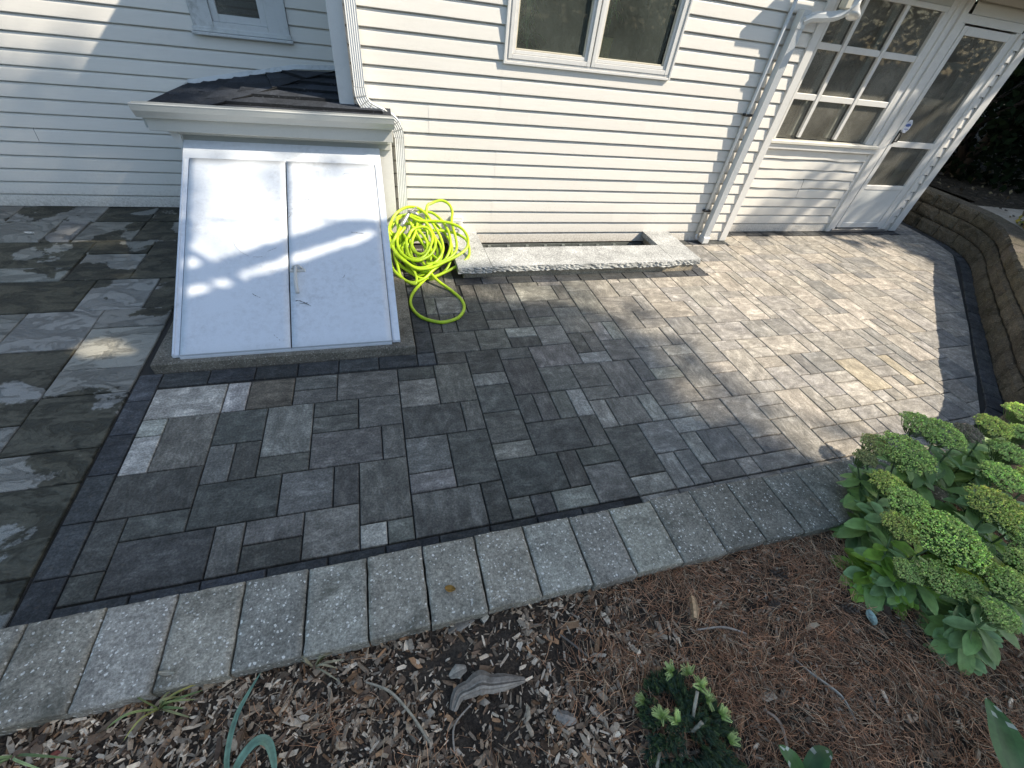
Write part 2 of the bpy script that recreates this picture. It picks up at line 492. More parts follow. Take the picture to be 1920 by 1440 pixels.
def mat_soil():
    t = NT("garden_soil")
    w = t.world()
    n1 = t.noise(w, 9.0, 6, 0.7, 0.5); n2 = t.noise(w, 120.0, 4, 0.75); n3 = t.noise(w, 3.0, 4, 0.6)
    col = t.mix(t.ramp(n1, [(0.3, 0.0), (0.7, 1.0)]), (0.040, 0.031, 0.024), (0.11, 0.085, 0.062))
    col = t.mix(0.9, col, t.ramp(n2, [(0.3, 0.45), (0.5, 1.0), (0.75, 2.0)]), 'MULTIPLY')
    h = t.math('ADD', n2, t.math('MULTIPLY', n1, 1.5))
    return t.done(col, 0.95, t.bump(h, 0.9, 0.012), 0.15)
def mat_litter():
    t = NT("leaf_litter_ground")
    w = t.world()
    n1 = t.noise(w, 5.0, 6, 0.7, 0.5); v = t.voronoi(w, 28.0, out='Color'); n2 = t.noise(w, 60.0, 4, 0.7)
    s = t.node('ShaderNodeSeparateColor'); t.link(v, s.inputs[0])
    col = t.mix(t.ramp(n1, [(0.35, 0.0), (0.65, 1.0)]), (0.018, 0.016, 0.012), (0.05, 0.042, 0.03))
    col = t.mix(t.ramp(s.outputs[0], [(0.80, 0.0), (0.9, 0.7)]), col, (0.10, 0.085, 0.06))
    h = t.math('ADD', n2, s.outputs[1])
    return t.done(col, 0.9, t.bump(h, 0.8, 0.02), 0.15)
def mat_path():
    t = NT("pale_stone_path")
    w = t.world()
    n1 = t.noise(w, 4.0, 6, 0.7, 0.5); n2 = t.noise(w, 150.0, 4, 0.75)
    col = t.mix(t.ramp(n1, [(0.3, 0.0), (0.7, 1.0)]), (0.26, 0.23, 0.18), (0.42, 0.39, 0.33))
    col = t.mix(0.9, col, t.ramp(n2, [(0.3, 0.6), (0.5, 1.0), (0.75, 1.4)]), 'MULTIPLY')
    return t.done(col, 0.9, t.bump(n2, 0.6, 0.006), 0.2)
M['soil'] = mat_soil(); M['litter'] = mat_litter(); M['path'] = mat_path()
M['sand'] = NT("joint_sand")
_w = M['sand'].world(); _n = M['sand'].noise(_w, 220.0, 3, 0.7)
M['sand'] = M['sand'].done(M['sand'].mix(_n, (0.018, 0.017, 0.015), (0.06, 0.055, 0.047)), 0.95)
M['needle'] = mat_attr("pine_needles", 0.7, 0.2, 30.0, 0.0)
M['shingle'] = mat_concrete("asphalt_shingle", (0.036, 0.041, 0.048), (0.085, 0.09, 0.10), 0.3, bumpd=0.003)

# ================================================================ ground and setting
def sheet(name, rects, z, mat, label, parent=None):
    mb = MB()
    for x0, x1, y0, y1 in rects:
        mb.face([mb.vert(p) for p in ((x0, y0, z), (x1, y0, z), (x1, y1, z), (x0, y1, z))])
    return mb.build(name, mat, parent, label=label, kind='structure')
sheet('ground', [(-80, 120, -80, 120)], -0.62, M['litter'], 'dark earth stretching away under and beyond the garden')

WELL = (0.88, 2.77, 3.56, 3.95)                     # opening of the window well
patio = sheet('patio', [(-1.43, 0.88, 0.60, 4.80), (2.77, 7.75, 0.60, 7.2), (0.88, 2.77, 0.60, 3.56)], -0.014, M['sand'],
              'patio of grey and sandy rectangular pavers in front of the white house')
bluestone = sheet('bluestone_patio', [(-6.5, -1.43, 0.60, 4.80)], -0.012, M['sand'],
                  'damp split bluestone paving left of the charcoal border')

# boundary of the paved field, ccw; the wall curves round its right side
CURVE = [(3.55, 0.945), (3.95, 1.02), (4.20, 1.14), (4.50, 1.375), (5.0, 1.76), (5.5, 2.14), (6.0, 2.52), (6.42, 2.83), (6.84, 3.15), (7.12, 3.42), (7.30, 3.80), (7.39, 4.3), (7.42, 5.0), (7.43, 7.0)]
FIELD = [(-1.302, 0.955)] + [CURVE[0]] + CURVE[1:] + [(-1.302, 7.0)]
def clip_field(poly):
    for i in range(len(CURVE) - 1):
        poly = clip_half(poly, CURVE[i], CURVE[i + 1])
        if len(poly) < 3: return None
    return poly

PY = 0.1185
def gx(i): return 0.0155 + i * (0.1155 if i > 0 else 0.1197)
def gy(j): return 0.955 + j * PY
PAVE = [(-11,8,3,2,2),(-8,8,1,2,2),(-7,8,2,2,3),(-5,9,2,1,0),(-5,8,2,1,0),(-3,8,3,2,0),(-11,7,1,1,2),(-11,5,1,2,2),(-10,5,2,3,0),(-8,6,2,2,0),(-6,5,2,3,0),(-4,7,2,1,0),(-4,6,2,1,0),(-2,6,2,2,0),(-8,4,1,2,0),(-7,4,1,2,0),(-6,4,2,1,0),(-4,4,3,2,0),(-1,4,1,2,0),(-11,3,3,2,0),(-8,2,3,2,0),(-5,2,2,2,0),(-3,2,1,2,0),(-2,1,2,3,0),(-11,1,1,2,0),(-10,2,2,1,0),(-11,0,1,1,0),(-10,0,3,2,0),(-7,0,1,2,0),(-6,1,2,1,0),(-6,0,2,1,0),(-4,0,2,2,0),(-2,0,1,1,2),(-1,0,1,1,0),(0,9,2,1,0),(0,7,2,2,0),(2,7,2,3,0),(2,10,2,1,0),(4,9,2,2,0),(4,8,2,1,0),(4,6,2,2,0),(3,5,1,2,0),(0,5,3,2,0),(0,3,2,2,0),(2,2,2,3,0),(0,2,2,1,0),(0,0,3,2,0),(3,0,1,2,0),(4,4,2,2,0),(4,3,2,1,0),(6,10,2,1,0),(6,7,2,3,0),(6,5,1,2,0),(7,5,1,2,0),(6,3,3,2,0),(4,1,3,2,0),(7,1,1,2,0),(4,0,1,1,0),(5,0,1,1,0),(6,0,2,1,0),(8,2,2,1,0),(8,0,2,2,0),(10,1,2,3,0),(10,0,2,1,0),(9,3,1,2,0),(10,4,1,2,0),(11,4,2,2,0),(13,4,1,2,1),(10,6,2,1,0),(10,7,2,2,0),(12,6,2,3,0),(14,7,1,2,0),(15,7,2,1,1),(14,5,3,2,0),(14,4,2,1,0),(14,3,2,1,1),(16,3,2,2,0),(12,2,2,2,0),(12,0,1,2,0),(13,0,1,2,0),(14,1,1,2,0),(15,1,2,2,0),(17,1,1,2,0),(14,0,2,1,0),(16,0,1,1,0),(17,0,3,1,0),(18,2,2,3,0),(18,1,2,1,0),(20,4,2,1,0),(20,3,2,1,0),(20,0,2,3,0),(22,2,2,3,0),(22,1,2,1,0),(22,0,2,1,0),(26,2,2,1,0),(26,1,1,1,0),(21,6,2,3,0),(21,5,2,1,0),(23,5,2,2,0),(23,7,2,1,0),(25,6,1,2,0),(24,3,1,2,0),(25,4,2,2,0),(25,3,2,1,0),(27,5,2,1,0),(27,3,2,2,0),(29,4,2,3,4),(29,3,1,1,0),(31,5,2,1,0),(31,3,1,2,0),(33,4,1,3,4),(17,5,2,1,0),(17,6,2,3,0),(17,9,2,1,0),(15,8,2,2,0),(13,9,2,2,0),(15,10,3,2,0),(18,10,1,2,0),(15,12,2,2,0),(17,13,2,1,0),(17,12,2,1,0),(13,13,2,1,0),(13,11,1,2,1),(14,11,1,2,1),(11,10,1,2,0),(12,10,1,2,0),(11,9,2,1,0),(13,14,2,3,0),(15,14,3,2,0),(18,14,1,2,0),(11,12,2,3,0),(19,13,3,2,0),(22,13,1,2,0),(19,11,2,2,0),(21,12,2,1,0),(19,8,2,3,0),(21,10,1,2,0),(22,10,3,2,0),(19,7,2,1,0),(19,5,2,2,0),(2,11,3,2,0),(5,11,2,2,0),(7,11,2,1,0),(9,11,2,2,0),(9,13,2,1,0),(9,14,2,2,0),(9,16,3,2,0),(6,16,2,3,0),(6,15,2,1,0),(8,15,1,2,0),(8,17,1,2,0),(5,15,1,2,0),(2,15,1,2,0),(4,13,2,2,0),(8,9,3,2,0),(11,15,2,1,0)]
occ = {}
for k, (i, j, w, h, t) in enumerate(PAVE):
    for a in range(w):
        for b in range(h): occ[(i + a, j + b)] = k
rng = random.Random(21)
plan = list(PAVE)
def free(i, j, w, h):
    return all((i + a, j + b) not in occ for a in range(w) for b in range(h))
for j in range(-1, 50):
    for i in range(-11 if j >= 0 else 10, 66):
        if (i, j) in occ: continue
        x, y = gx(i), gy(j)
        if y > 3.96 and x < 3.7 or y > 5.6: continue
        opts = [(3, 2)] * 5 + [(2, 3)] * 5 + [(2, 2)] * 5 + [(2, 1)] * 4 + [(1, 2)] * 4
        rng.shuffle(opts)
        for w, h in opts + [(2, 1), (1, 2), (1, 1)]:
            if free(i, j, w, h): break
        for a in range(w):
            for b in range(h): occ[(i + a, j + b)] = len(plan)
        plan.append((i, j, w, h, 0))

# rectangles the field pavers stop at: bulkhead with its border, window well with its border, house walls with their border
OBST = [(-9.0, 0.275, 2.150, 9.0), (0.565, 3.118, 3.150, 9.0), (0.275, 3.87, 3.835, 9.0), (3.10, 6.93, 4.055, 9.0)]
def cut_obst(x0, x1, y0, y1):
    for ox0, ox1, oy0, oy1 in OBST:
        ix = min(x1, ox1) - max(x0, ox0); iy = min(y1, oy1) - max(y0, oy0)
        if ix <= 0.004 or iy <= 0.004: continue
        cands = [(x0, ox0, y0, y1), (ox1, x1, y0, y1), (x0, x1, y0, oy0), (x0, x1, oy1, y1)]
        cands = [c for c in cands if c[1] - c[0] > 0.02 and c[3] - c[2] > 0.02]
        if not cands: return None
        x0, x1, y0, y1 = max(cands, key=lambda c: (c[1] - c[0]) * (c[3] - c[2]))
    return x0, x1, y0, y1

def paver_mesh(mb, poly, tint, ang, rnd, z=0.0, ch=0.0035, gap=0.0034, thick=0.05):
    p = inset(poly, gap)
    if area(p) < 2e-4: return False
    ox, oy = rnd.uniform(0, 90), rnd.uniform(0, 90)
    ca, sa = math.cos(ang), math.sin(ang)
    cx = sum(q[0] for q in p) / len(p); cy = sum(q[1] for q in p) / len(p)
    ta, tb = rnd.uniform(-0.006, 0.006), rnd.uniform(-0.006, 0.006)
    mb.extrude(p, z - thick, z + rnd.uniform(-0.0012, 0.0012), ch, tint,
               lambda x, y: ((x - cx) * ca + (y - cy) * sa + ox, -(x - cx) * sa + (y - cy) * ca + oy),
               lambda x, y: (x - cx) * ta + (y - cy) * tb)
    return True

def px_size(x, y, z=0.0):
    dx, dy, dz = x, y, z - CAM_H
    f = RW[2][0] * dx + RW[2][1] * dy + RW[2][2] * dz
    return 1.0 / max(f * f, 0.05) if f > 0.1 else 0.0
def on_view(x, y, z=0.0):
    dx, dy, dz = x, y, z - CAM_H
    f = RW[2][0] * dx + RW[2][1] * dy + RW[2][2] * dz
    if f <= 0.05: return False
    u = (RW[0][0] * dx + RW[0][1] * dy + RW[0][2] * dz) / f; v = (RW[1][0] * dx + RW[1][1] * dy + RW[1][2] * dz) / f
    return abs(u) < 1.25 and abs(v) < 0.95

jobs = []
for k, (i, j, w, h, t) in enumerate(plan):
    r = cut_obst(gx(i), gx(i + w), gy(j), gy(j + h))
    if not r: continue
    x0, x1, y0, y1 = r
    poly = clip_field([(x0, y0), (x1, y0), (x1, y1), (x0, y1)])
    if not poly or len(poly) < 3 or area(poly) < 9e-4: continue
    q = random.Random(1000 + k)
    b = q.choice([0.080, 0.095, 0.11, 0.13, 0.155, 0.19, 0.24] if x0 > 1.2 else [0.084, 0.098, 0.112, 0.132, 0.155, 0.195])
    if t == 2: b = 0.36
    elif t == 1: b = 0.27
    elif t == 3: b = 0.115
    elif t == 0 and w * h <= 2 and q.random() < 0.16 and x0 > -0.2: b = 0.26
    tint = (b * q.uniform(1.08, 1.16), b * q.uniform(1.05, 1.10), b * q.uniform(0.88, 0.96), 1)
    sm = max(0, min(1, ((x0 + x1) / 2 - .9) / 1.9)); sm = sm * sm * (3 - 2 * sm) * q.uniform(.72, 1.0)  # paler sandy tint to the right, part of the sunlight held in the colour
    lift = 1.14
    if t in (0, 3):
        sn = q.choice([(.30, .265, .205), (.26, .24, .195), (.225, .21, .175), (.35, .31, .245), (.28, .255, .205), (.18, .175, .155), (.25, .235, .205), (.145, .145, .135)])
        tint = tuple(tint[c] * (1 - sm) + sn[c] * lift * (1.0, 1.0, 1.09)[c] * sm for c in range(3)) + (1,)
    if t == 4: tint = (0.36, 0.305, 0.215, 1)
    if t == 3: tint = (0.13, 0.112, 0.085, 1)
    ang = 0.0 if (w >= h) == (q.random() < 0.8) else math.pi / 2
    cx, cy = (x0 + x1) / 2, (y0 + y1) / 2
    vis = on_view(cx, cy) and cx < 7.4
    jobs.append((-(area(poly) * px_size(cx, cy)) if vis else 1.0, poly, tint, ang, k))
jobs.sort(key=lambda a: a[0])
rest = MB()
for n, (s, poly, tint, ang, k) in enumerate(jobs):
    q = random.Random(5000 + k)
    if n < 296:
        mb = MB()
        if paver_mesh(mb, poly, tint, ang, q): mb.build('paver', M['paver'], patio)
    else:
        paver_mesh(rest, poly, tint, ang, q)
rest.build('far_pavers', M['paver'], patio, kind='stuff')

# charcoal border course, one paver wide
def border(poly, q):
    b = q.uniform(0.048, 0.082)
    mb = MB()
    tint = (b * 0.96, b * 1.0, b * q.uniform(0.95, 1.08), 1)
    e = (poly[1][0] - poly[0][0], poly[1][1] - poly[0][1])
    paver_mesh(mb, poly, tint, math.atan2(e[1], e[0]), q)
    mb.build('border_paver', M['border'], patio)
q = random.Random(3)
y = 0.83
edges = [0.835, 1.080, 1.318, 1.568, 1.815, 2.058, 2.280]
for a, b in zip(edges, edges[1:]): border([(-1.422, a), (-1.304, a), (-1.304, b), (-1.422, b)], q)
x = -1.302                                            # along the foot of the garden wall
for k in range(10):
    x1 = x + 0.237; border([(x, 0.835), (x1, 0.835), (x1, 0.953), (x, 0.953)], q); x = x1
x = -1.302
for x1 in (-1.058, -0.812, -0.577, -0.339, -0.095, 0.152, 0.273):   # in front of the cellar bulkhead
    border([(x, 2.155), (x1, 2.155), (x1, 2.277), (x, 2.277)], q); x = x1
y = 2.279
for k in range(7):                                    # beside it
    y1 = min(y + 0.235, 3.93); border([(0.154, y), (0.273, y), (0.273, y1), (0.154, y1)], q); y = y1
x = 0.567
for k in range(11):                                   # in front of the window well
    x1 = min(x + 0.232, 3.0); border([(x, 3.152), (x1, 3.152), (x1, 3.268), (x, 3.268)], q); x = x1
    if x > 2.98: break
y = 3.152
for k in range(3):
    y1 = y + 0.22; border([(3.002, y), (3.116, y), (3.116, y1), (3.002, y1)], q); y = y1
x = 3.118
while x < 3.86:
    x1 = min(x + 0.235, 3.87); border([(x, 3.837), (x1, 3.837), (x1, 3.95), (x, 3.95)], q); x = x1
x = 3.87
while x < 6.9:
    x1 = min(x + 0.235, 6.93); border([(x, 4.057), (x1, 4.057), (x1, 4.172), (x, 4.172)], q); x = x1
for i in range(len(CURVE) - 1):                       # round the curve
    a = Vector(CURVE[i]); b = Vector(CURVE[i + 1]); L = (b - a).length
    n = max(1, round(L / 0.237)); d = (b - a) / n; nr = Vector((d.y, -d.x)).normalized() * 0.116
    if i == 0: continue
    for k in range(n):
        p = a + d * k; r = p + d
        border([tuple(p + nr), tuple(r + nr), tuple(r), tuple(p)], q)

# bluestone flags
FLAGS = [(-3.0, -2.38, 4.44, 4.80, .50), (-3.9, -3.0, 4.44, 4.80, .50), (-2.38, -1.99, 4.44, 4.80, .36), (-1.99, -1.43, 4.44, 4.80, .40),
         (-3.02, -2.61, 4.04, 4.44, .52), (-4.0, -3.02, 4.04, 4.44, .46), (-2.61, -2.41, 4.04, 4.44, .50), (-2.41, -2.0, 4.04, 4.44, .42), (-2.0, -1.43, 4.04, 4.44, .36),
         (-2.85, -2.23, 3.61, 4.04, .36), (-3.7, -2.85, 3.61, 4.04, .42), (-2.23, -1.82, 3.82, 4.04, .42), (-2.22, -1.82, 3.41, 3.82, .50), (-1.82, -1.43, 3.41, 4.04, .34),
         (-2.66, -2.23, 3.41, 3.61, .49), (-3.5, -2.66, 3.41, 3.61, .44), (-2.56, -2.01, 3.0, 3.41, .30), (-3.4, -2.56, 3.0, 3.41, .40), (-2.01, -1.62, 3.0, 3.41, .52), (-1.62, -1.43, 3.0, 3.41, .34),
         (-2.38, -2.24, 2.90, 3.0, .56), (-3.3, -2.38, 2.90, 3.0, .40), (-2.24, -1.83, 2.58, 3.0, .70), (-1.83, -1.43, 2.785, 3.0, .55), (-1.83, -1.43, 2.37, 2.785, .70),
         (-3.1, -2.24, 2.58, 2.90, .58), (-2.9, -2.19, 1.96, 2.58, .30), (-2.19, -1.83, 1.96, 2.58, .36), (-1.83, -1.43, 2.15, 2.37, .53), (-1.83, -1.43, 1.75, 2.15, .33),
         (-2.5, -1.83, 1.75, 1.96, .52), (-2.3, -1.83, 1.30, 1.75, .40), (-1.83, -1.43, 1.54, 1.75, .40), (-1.83, -1.43, 1.10, 1.54, .40), (-2.3, -1.83, 0.62, 1.30, .40), (-1.83, -1.43, 0.62, 1.10, .42)]
for k, (x0, x1, y0, y1, wet) in enumerate(FLAGS):
    r = random.Random(900 + k); mb = MB()
    # wavy, chipped outline
    def run(a, b, n):
        out = []
        for i in range(n):
            t = i / n; out.append((a[0] + (b[0] - a[0]) * t + r.uniform(-.0025, .0025), a[1] + (b[1] - a[1]) * t + r.uniform(-.0025, .0025)))
        return out
    g = 0.0045
    c = [(x0 + g, y0 + g), (x1 - g, y0 + g), (x1 - g, y1 - g), (x0 + g, y1 - g)]
    poly = run(c[0], c[1], 6) + run(c[1], c[2], 4) + run(c[2], c[3], 6) + run(c[3], c[0], 4)
    ox, oy = r.uniform(0, 40), r.uniform(0, 40)
    b = r.uniform(0.85, 1.1)
    tint = (b * r.uniform(.97, 1.03), b, b * r.uniform(.97, 1.05), wet)
    mb.extrude(poly, -0.04, r.uniform(-0.002, 0.004), 0.004, tint, lambda x, y: (x + ox, y + oy))
    mb.build('flagstone', M['flag'], bluestone)

# ================================================================ garden wall along the front of the bed
TOPZ = 0.18
gw = empty('garden_wall', (0.5, 0.68, 0), 'low garden wall capped with weathered grey concrete blocks between patio and mulch', 'wall')
bx = -2.1
k = 0
joints = [-2.09, -1.875, -1.66, -1.445, -1.232, -1.018, -0.81, -0.60, -0.388, -0.178, 0.034, 0.247, 0.460, 0.676, 0.873, 1.093, 1.315, 1.538, 1.756, 1.97, 2.18, 2.395, 2.61, 2.82, 3.03, 3.25, 3.46, 3.68, 3.9]
for a, b in zip(joints, joints[1:]):
    r = random.Random(int(a * 1000) + 77)
    mb = MB()
    nx, ny = 12, 16
    g = 0.0022 + r.uniform(0, 0.0016); yo = r.uniform(-0.006, 0.006); zo = r.uniform(-0.002, 0.002); sk = r.uniform(-0.004, 0.004)
    X0, X1, Y0, Y1 = a + g, b - g, 0.530 + yo, 0.828 + yo * 0.4 + (0.014 if a > .9 else 0)
    grid = []
    for iy in range(ny + 1):
        row = []
        for ix in range(nx + 1):
            u, v = ix / nx, iy / ny
            # cell rows gather near the edges so that the arris can be rounded and chipped
            uu = 0.5 - 0.5 * math.cos(math.pi * u); vv = 0.5 - 0.5 * math.cos(math.pi * v)
            x = X0 + (X1 - X0) * uu; y = Y0 + (Y1 - Y0) * vv
            e = min(uu * (X1 - X0), (1 - uu) * (X1 - X0), vv * (Y1 - Y0), (1 - vv) * (Y1 - Y0))
            nz = noise.noise(Vector((x * 45, y * 45, 3.1))) * 0.0012
            dr = 0.007 * max(0, 1 - e / 0.009) ** 2
            jx = jy = 0
            if ix in (0, nx): jx = noise.noise(Vector((x * 70, y * 60, 1))) * 0.0035
            if iy in (0, ny): jy = noise.noise(Vector((x * 60, y * 70, 8))) * 0.004
            row.append(mb.vert((x + jx, y + jy + sk * uu, TOPZ + zo + nz - dr)))
        grid.append(row)
    sh = r.uniform(0.82, 1.15); 
    col = (sh * r.uniform(.97, 1.03), sh, sh * r.uniform(.96, 1.03), 1)
    if a > 0.95: sh *= 0.80; col = (sh, sh * 1.0, sh * 0.98, 1)
    for iy in range(ny):
        for ix in range(nx):
            mb.face((grid[iy][ix], grid[iy][ix + 1], grid[iy + 1][ix + 1], grid[iy + 1][ix]), col, smooth=True)
    ring = [grid[0][i] for i in range(nx + 1)] + [grid[i][nx] for i in range(1, ny + 1)] + [grid[ny][i] for i in range(nx - 1, -1, -1)] + [grid[i][0] for i in range(ny - 1, 0, -1)]
    low = [mb.vert((mb.v[i][0], mb.v[i][1], TOPZ - 0.075)) for i in ring]
    n = len(ring)
    for i in range(n): mb.face((ring[(i + 1) % n], ring[i], low[i], low[(i + 1) % n]), col)
    mb.build('cap_block', M['cap'], gw, loc=(-0.5, -0.68, 0))
x = -2.1
while x < 3.85:
    mb = MB(); w = 0.30
    mb.box(x + .003, x + w - .003, 0.56, 0.818, -0.2, TOPZ - 0.078, (0.8, 0.8, 0.8, 1), 0.004)
    mb.build('wall_block', M['block'], gw, loc=(-0.5, -0.68, 0)); x += w

# ================================================================ curved retaining wall on the right
W = [(3.30, .835), (3.60, .84), (3.90, .885), (4.15, .965), (4.36, 1.09), (4.52, 1.215), (4.75, 1.41), (5.13, 1.69), (5.39, 1.9), (5.8, 2.22), (6.14, 2.48), (6.41, 2.68), (6.76, 2.93), (7.07, 3.17), (7.27, 3.40), (7.42, 3.65), (7.49, 3.92), (7.54, 4.28), (7.57, 4.6), (7.58, 5.3), (7.58, 6.6)]
path = catmull([(a, b, 0) for a, b in W], 10)
acc = [0.0]
for a, b in zip(path, path[1:]): acc.append(acc[-1] + (b - a).length)
def along(s):
    s = max(0, min(s, acc[-1] - 1e-4))
    for i in range(len(acc) - 1):
        if acc[i + 1] >= s: break
    t = (s - acc[i]) / (acc[i + 1] - acc[i]); p = path[i].lerp(path[i + 1], t); d = (path[i + 1] - path[i]).normalized()
    return p, Vector((d.y, -d.x, 0))                 # point and the way out of the patio
cw = empty('retaining_wall', (5.8, 2.22, 0), 'curved brown split-face block retaining wall round the right end of the patio', 'wall')
L = acc[-1]
CH = 0.153
for c in range(3):
    s = -0.15 if c % 2 else 0.0
    while s < L:
        w = 0.305; r = random.Random(int(s * 100) * 7 + c)
        s0, s1 = max(0, s + 0.0045), min(L, s + w - 0.0045); s += w
        if s1 - s0 < 0.04: continue
        mb = MB(); nu, nv = 8, 5
        z0 = c * CH + 0.001 - (0.03 if c == 0 else 0); z1 = (c + 1) * CH - 0.006
        F = []; 
        for iv in range(nv + 1):
            row = []
            for iu in range(nu + 1):
                u, v = iu / nu, iv / nv
                p, nrm = along(s0 + (s1 - s0) * u); z = z0 + (z1 - z0) * v
                e = min(u, 1 - u, v * 0.6, (1 - v) * 0.6)
                d = 0.012 * c + 0.004 - 0.022 * min(1, e / 0.10) + noise.noise(Vector((p.x * 22, p.y * 22, z * 22 + c))) * 0.017
                q = p + nrm * d
                row.append(mb.vert((q.x, q.y, z)))
            F.append(row)
        t = r.uniform(0.8, 1.15); col = (t, t * r.uniform(.96, 1.0), t * r.uniform(.92, 1.0), 1)
        for iv in range(nv):
            for iu in range(nu):
                mb.face((F[iv][iu], F[iv][iu + 1], F[iv + 1][iu + 1], F[iv + 1][iu]), col)
        B = []
        for (ss, zz) in ((s0, z0), (s1, z0), (s1, z1), (s0, z1)):
            p, nrm = along(ss); q = p + nrm * 0.26; B.append(mb.vert((q.x, q.y, zz)))
        top = F[nv]; mb.face([*top, B[2], B[3]], col)
        mb.face([F[i][0] for i in range(nv + 1)] + [B[3], B[0]], col)
        mb.face([F[i][nu] for i in range(nv, -1, -1)] + [B[1], B[2]], col)
        mb.face((B[1], B[0], B[3], B[2]), col)
        mb.build('wall_block', M['block'], cw, loc=(-5.8, -2.22, 0))

# ground behind the curved wall
def upz(x, y):
    return 0.445 + 0.02 * noise.noise(Vector((x * .8, y * .8, 0)))
mb = MB()
outer = [along(L * i / 40)[0] + along(L * i / 40)[1] * 0.245 for i in range(41)]
rows = [outer]
for dist in (0.35, 0.9, 1.8):
    rows.append([along(L * i / 40)[0] + along(L * i / 40)[1] * (0.245 + dist) for i in range(41)])
ids = [[mb.vert((p.x, p.y, 0.452 if k < 3 else 0.446)) for p in row] for k, row in enumerate(rows)]
for a, b in zip(ids, ids[1:]):
    for i in range(12, 27): mb.face((a[i + 1], a[i], b[i], b[i + 1]))
mb.build('path', M['path'], None, label='pale stone path above the curved wall, dappled with leaf shade', kind='structure')
mb = MB(); nx, ny = 60, 60
far = [[None] * (ny + 1) for _ in range(nx + 1)]
def near_curve(x, y):
    """positive outside the curved wall"""
    best = 1e9; sgn = 1
    for i in range(0, len(path) - 1, 3):
        p = path[i]; d = (path[min(i + 3, len(path) - 1)] - p)
        if d.length < 1e-6: continue
        t = max(0, min(1, ((x - p.x) * d.x + (y - p.y) * d.y) / d.length_squared)); q = p + d * t
        dd = math.hypot(x - q.x, y - q.y)
        if dd < best: best = dd; sgn = 1 if (d.x * (y - p.y) - d.y * (x - p.x)) < 0 else -1
    return best * sgn
xs = [4.2 + 0.35 * i for i in range(30)] + [15 + 2.5 * i for i in range(28)]
ys = [0.6 + 0.35 * i for i in range(26)] + [10 + 3 * i for i in range(22)]
V = {}
for i, x in enumerate(xs):
    for j, y in enumerate(ys):
        V[i, j] = (mb.vert((x, y, upz(x, y) - 0.012)), near_curve(x, y) > 0.14)
for i in range(len(xs) - 1):
    for j in range(len(ys) - 1):
        q4 = [V[i, j], V[i + 1, j], V[i + 1, j + 1], V[i, j + 1]]
        if all(a[1] for a in q4): mb.face([a[0] for a in q4], smooth=True)
mb.build('upper_ground', M['litter'], None, label='dark shaded ground strewn with old leaves beyond the curved wall', kind='structure')

# ================================================================ garden bed
def bedz(x, y):
    z = 0.118 + 0.014 * noise.noise(Vector((x * 2.2, y * 2.2, 4))) + 0.008 * noise.noise(Vector((x * 9, y * 9, 1)))
    z -= 0.045 * math.exp(-(((x - 0.49) / 0.10) ** 2 + ((y - 0.36) / 0.09) ** 2))
    z += 0.03 * math.exp(-(((x - 1.1) / 0.25) ** 2 + ((y - 0.1) / 0.2) ** 2))
    t = max(0, min(1, (x - 2.7) / 1.3)); z += 0.315 * t * t * (3 - 2 * t)
    return z
mb = MB(); n1, n2 = 150, 90
gxs = [-2.6 + 7.0 * i / n1 for i in range(n1 + 1)]; gys = [-2.2 + 2.80 * (j / n2) ** 0.8 for j in range(n2 + 1)]
ids = [[mb.vert((x, min(y, 0.60), bedz(x, y))) for y in gys] for x in gxs]
for i in range(n1):
    for j in range(n2): mb.face((ids[i][j], ids[i + 1][j], ids[i + 1][j + 1], ids[i][j + 1]), smooth=True)
mb.build('garden_bed', M['soil'], None, label='dark soil of the planting bed in front of the capped wall', kind='structure')
mb = MB()                                              # strip of bed behind the capped wall's end, up to the curved wall
ys2 = [0.60, 0.7, 0.8]
ids = [[mb.vert((x, y, bedz(x, 0.59))) for y in (0.6, 0.85, 1.2)] for x in [3.9 + 0.1 * i for i in range(6)]]
sheet('outer_ground', [(-40, -2.6, -40, 0.6), (-2.6, 4.4, -40, -2.2), (4.4, 60, -40, 0.62)], 0.10, M['litter'], 'dark ground around the planting bed')

# ================================================================ the house
house = empty('house', (0, 0, 0), 'white vinyl-sided house with a glazed porch at its right end', 'house')
YR, YP, YL = 3.94, 4.17, 4.77
EXP = 0.1046
W1 = (1, 1, 1, 1)
def lap(x0, x1, yw, z, h=EXP, wob=0.0, seed=0, ends=True):
    """one vinyl lap: the face leans out to its lower edge, curls under and returns to the wall"""
    mb = MB(); n = max(1, int((x1 - x0) / 0.12)); r = random.Random(seed)
    prof = [(0.0095, h + 0.003), (0.0095, h - 0.007), (-0.0012, h - 0.011), (-0.0042, h * 0.70), (-0.0084, h * 0.38), (-0.0126, 0.010), (-0.0134, 0.003), (-0.0124, 0.0), (-0.002, 0.0025)]
    cols = []
    k = r.uniform(0.97, 1.02); col = (k, k, k, 1)
    for i in range(n + 1):
        x = x0 + (x1 - x0) * i / n
        wz = noise.noise(Vector((x * 3.1 + seed, seed * 1.7, 0))) * (0.0012 + wob); wy = abs(noise.noise(Vector((x * 2.3, seed * 2.9, 5)))) * (0.0018 + wob * 1.2)
        cols.append([mb.vert((x, yw + py - wy * (1 - pz / h), z + pz + wz * (1 if pz < h * .5 else .4))) for py, pz in prof])
    for a, b in zip(cols, cols[1:]):
        for j in range(len(prof) - 1):
            mb.face((a[j], a[j + 1], b[j + 1], b[j]), col, smooth=2 <= j < 5)
    return mb
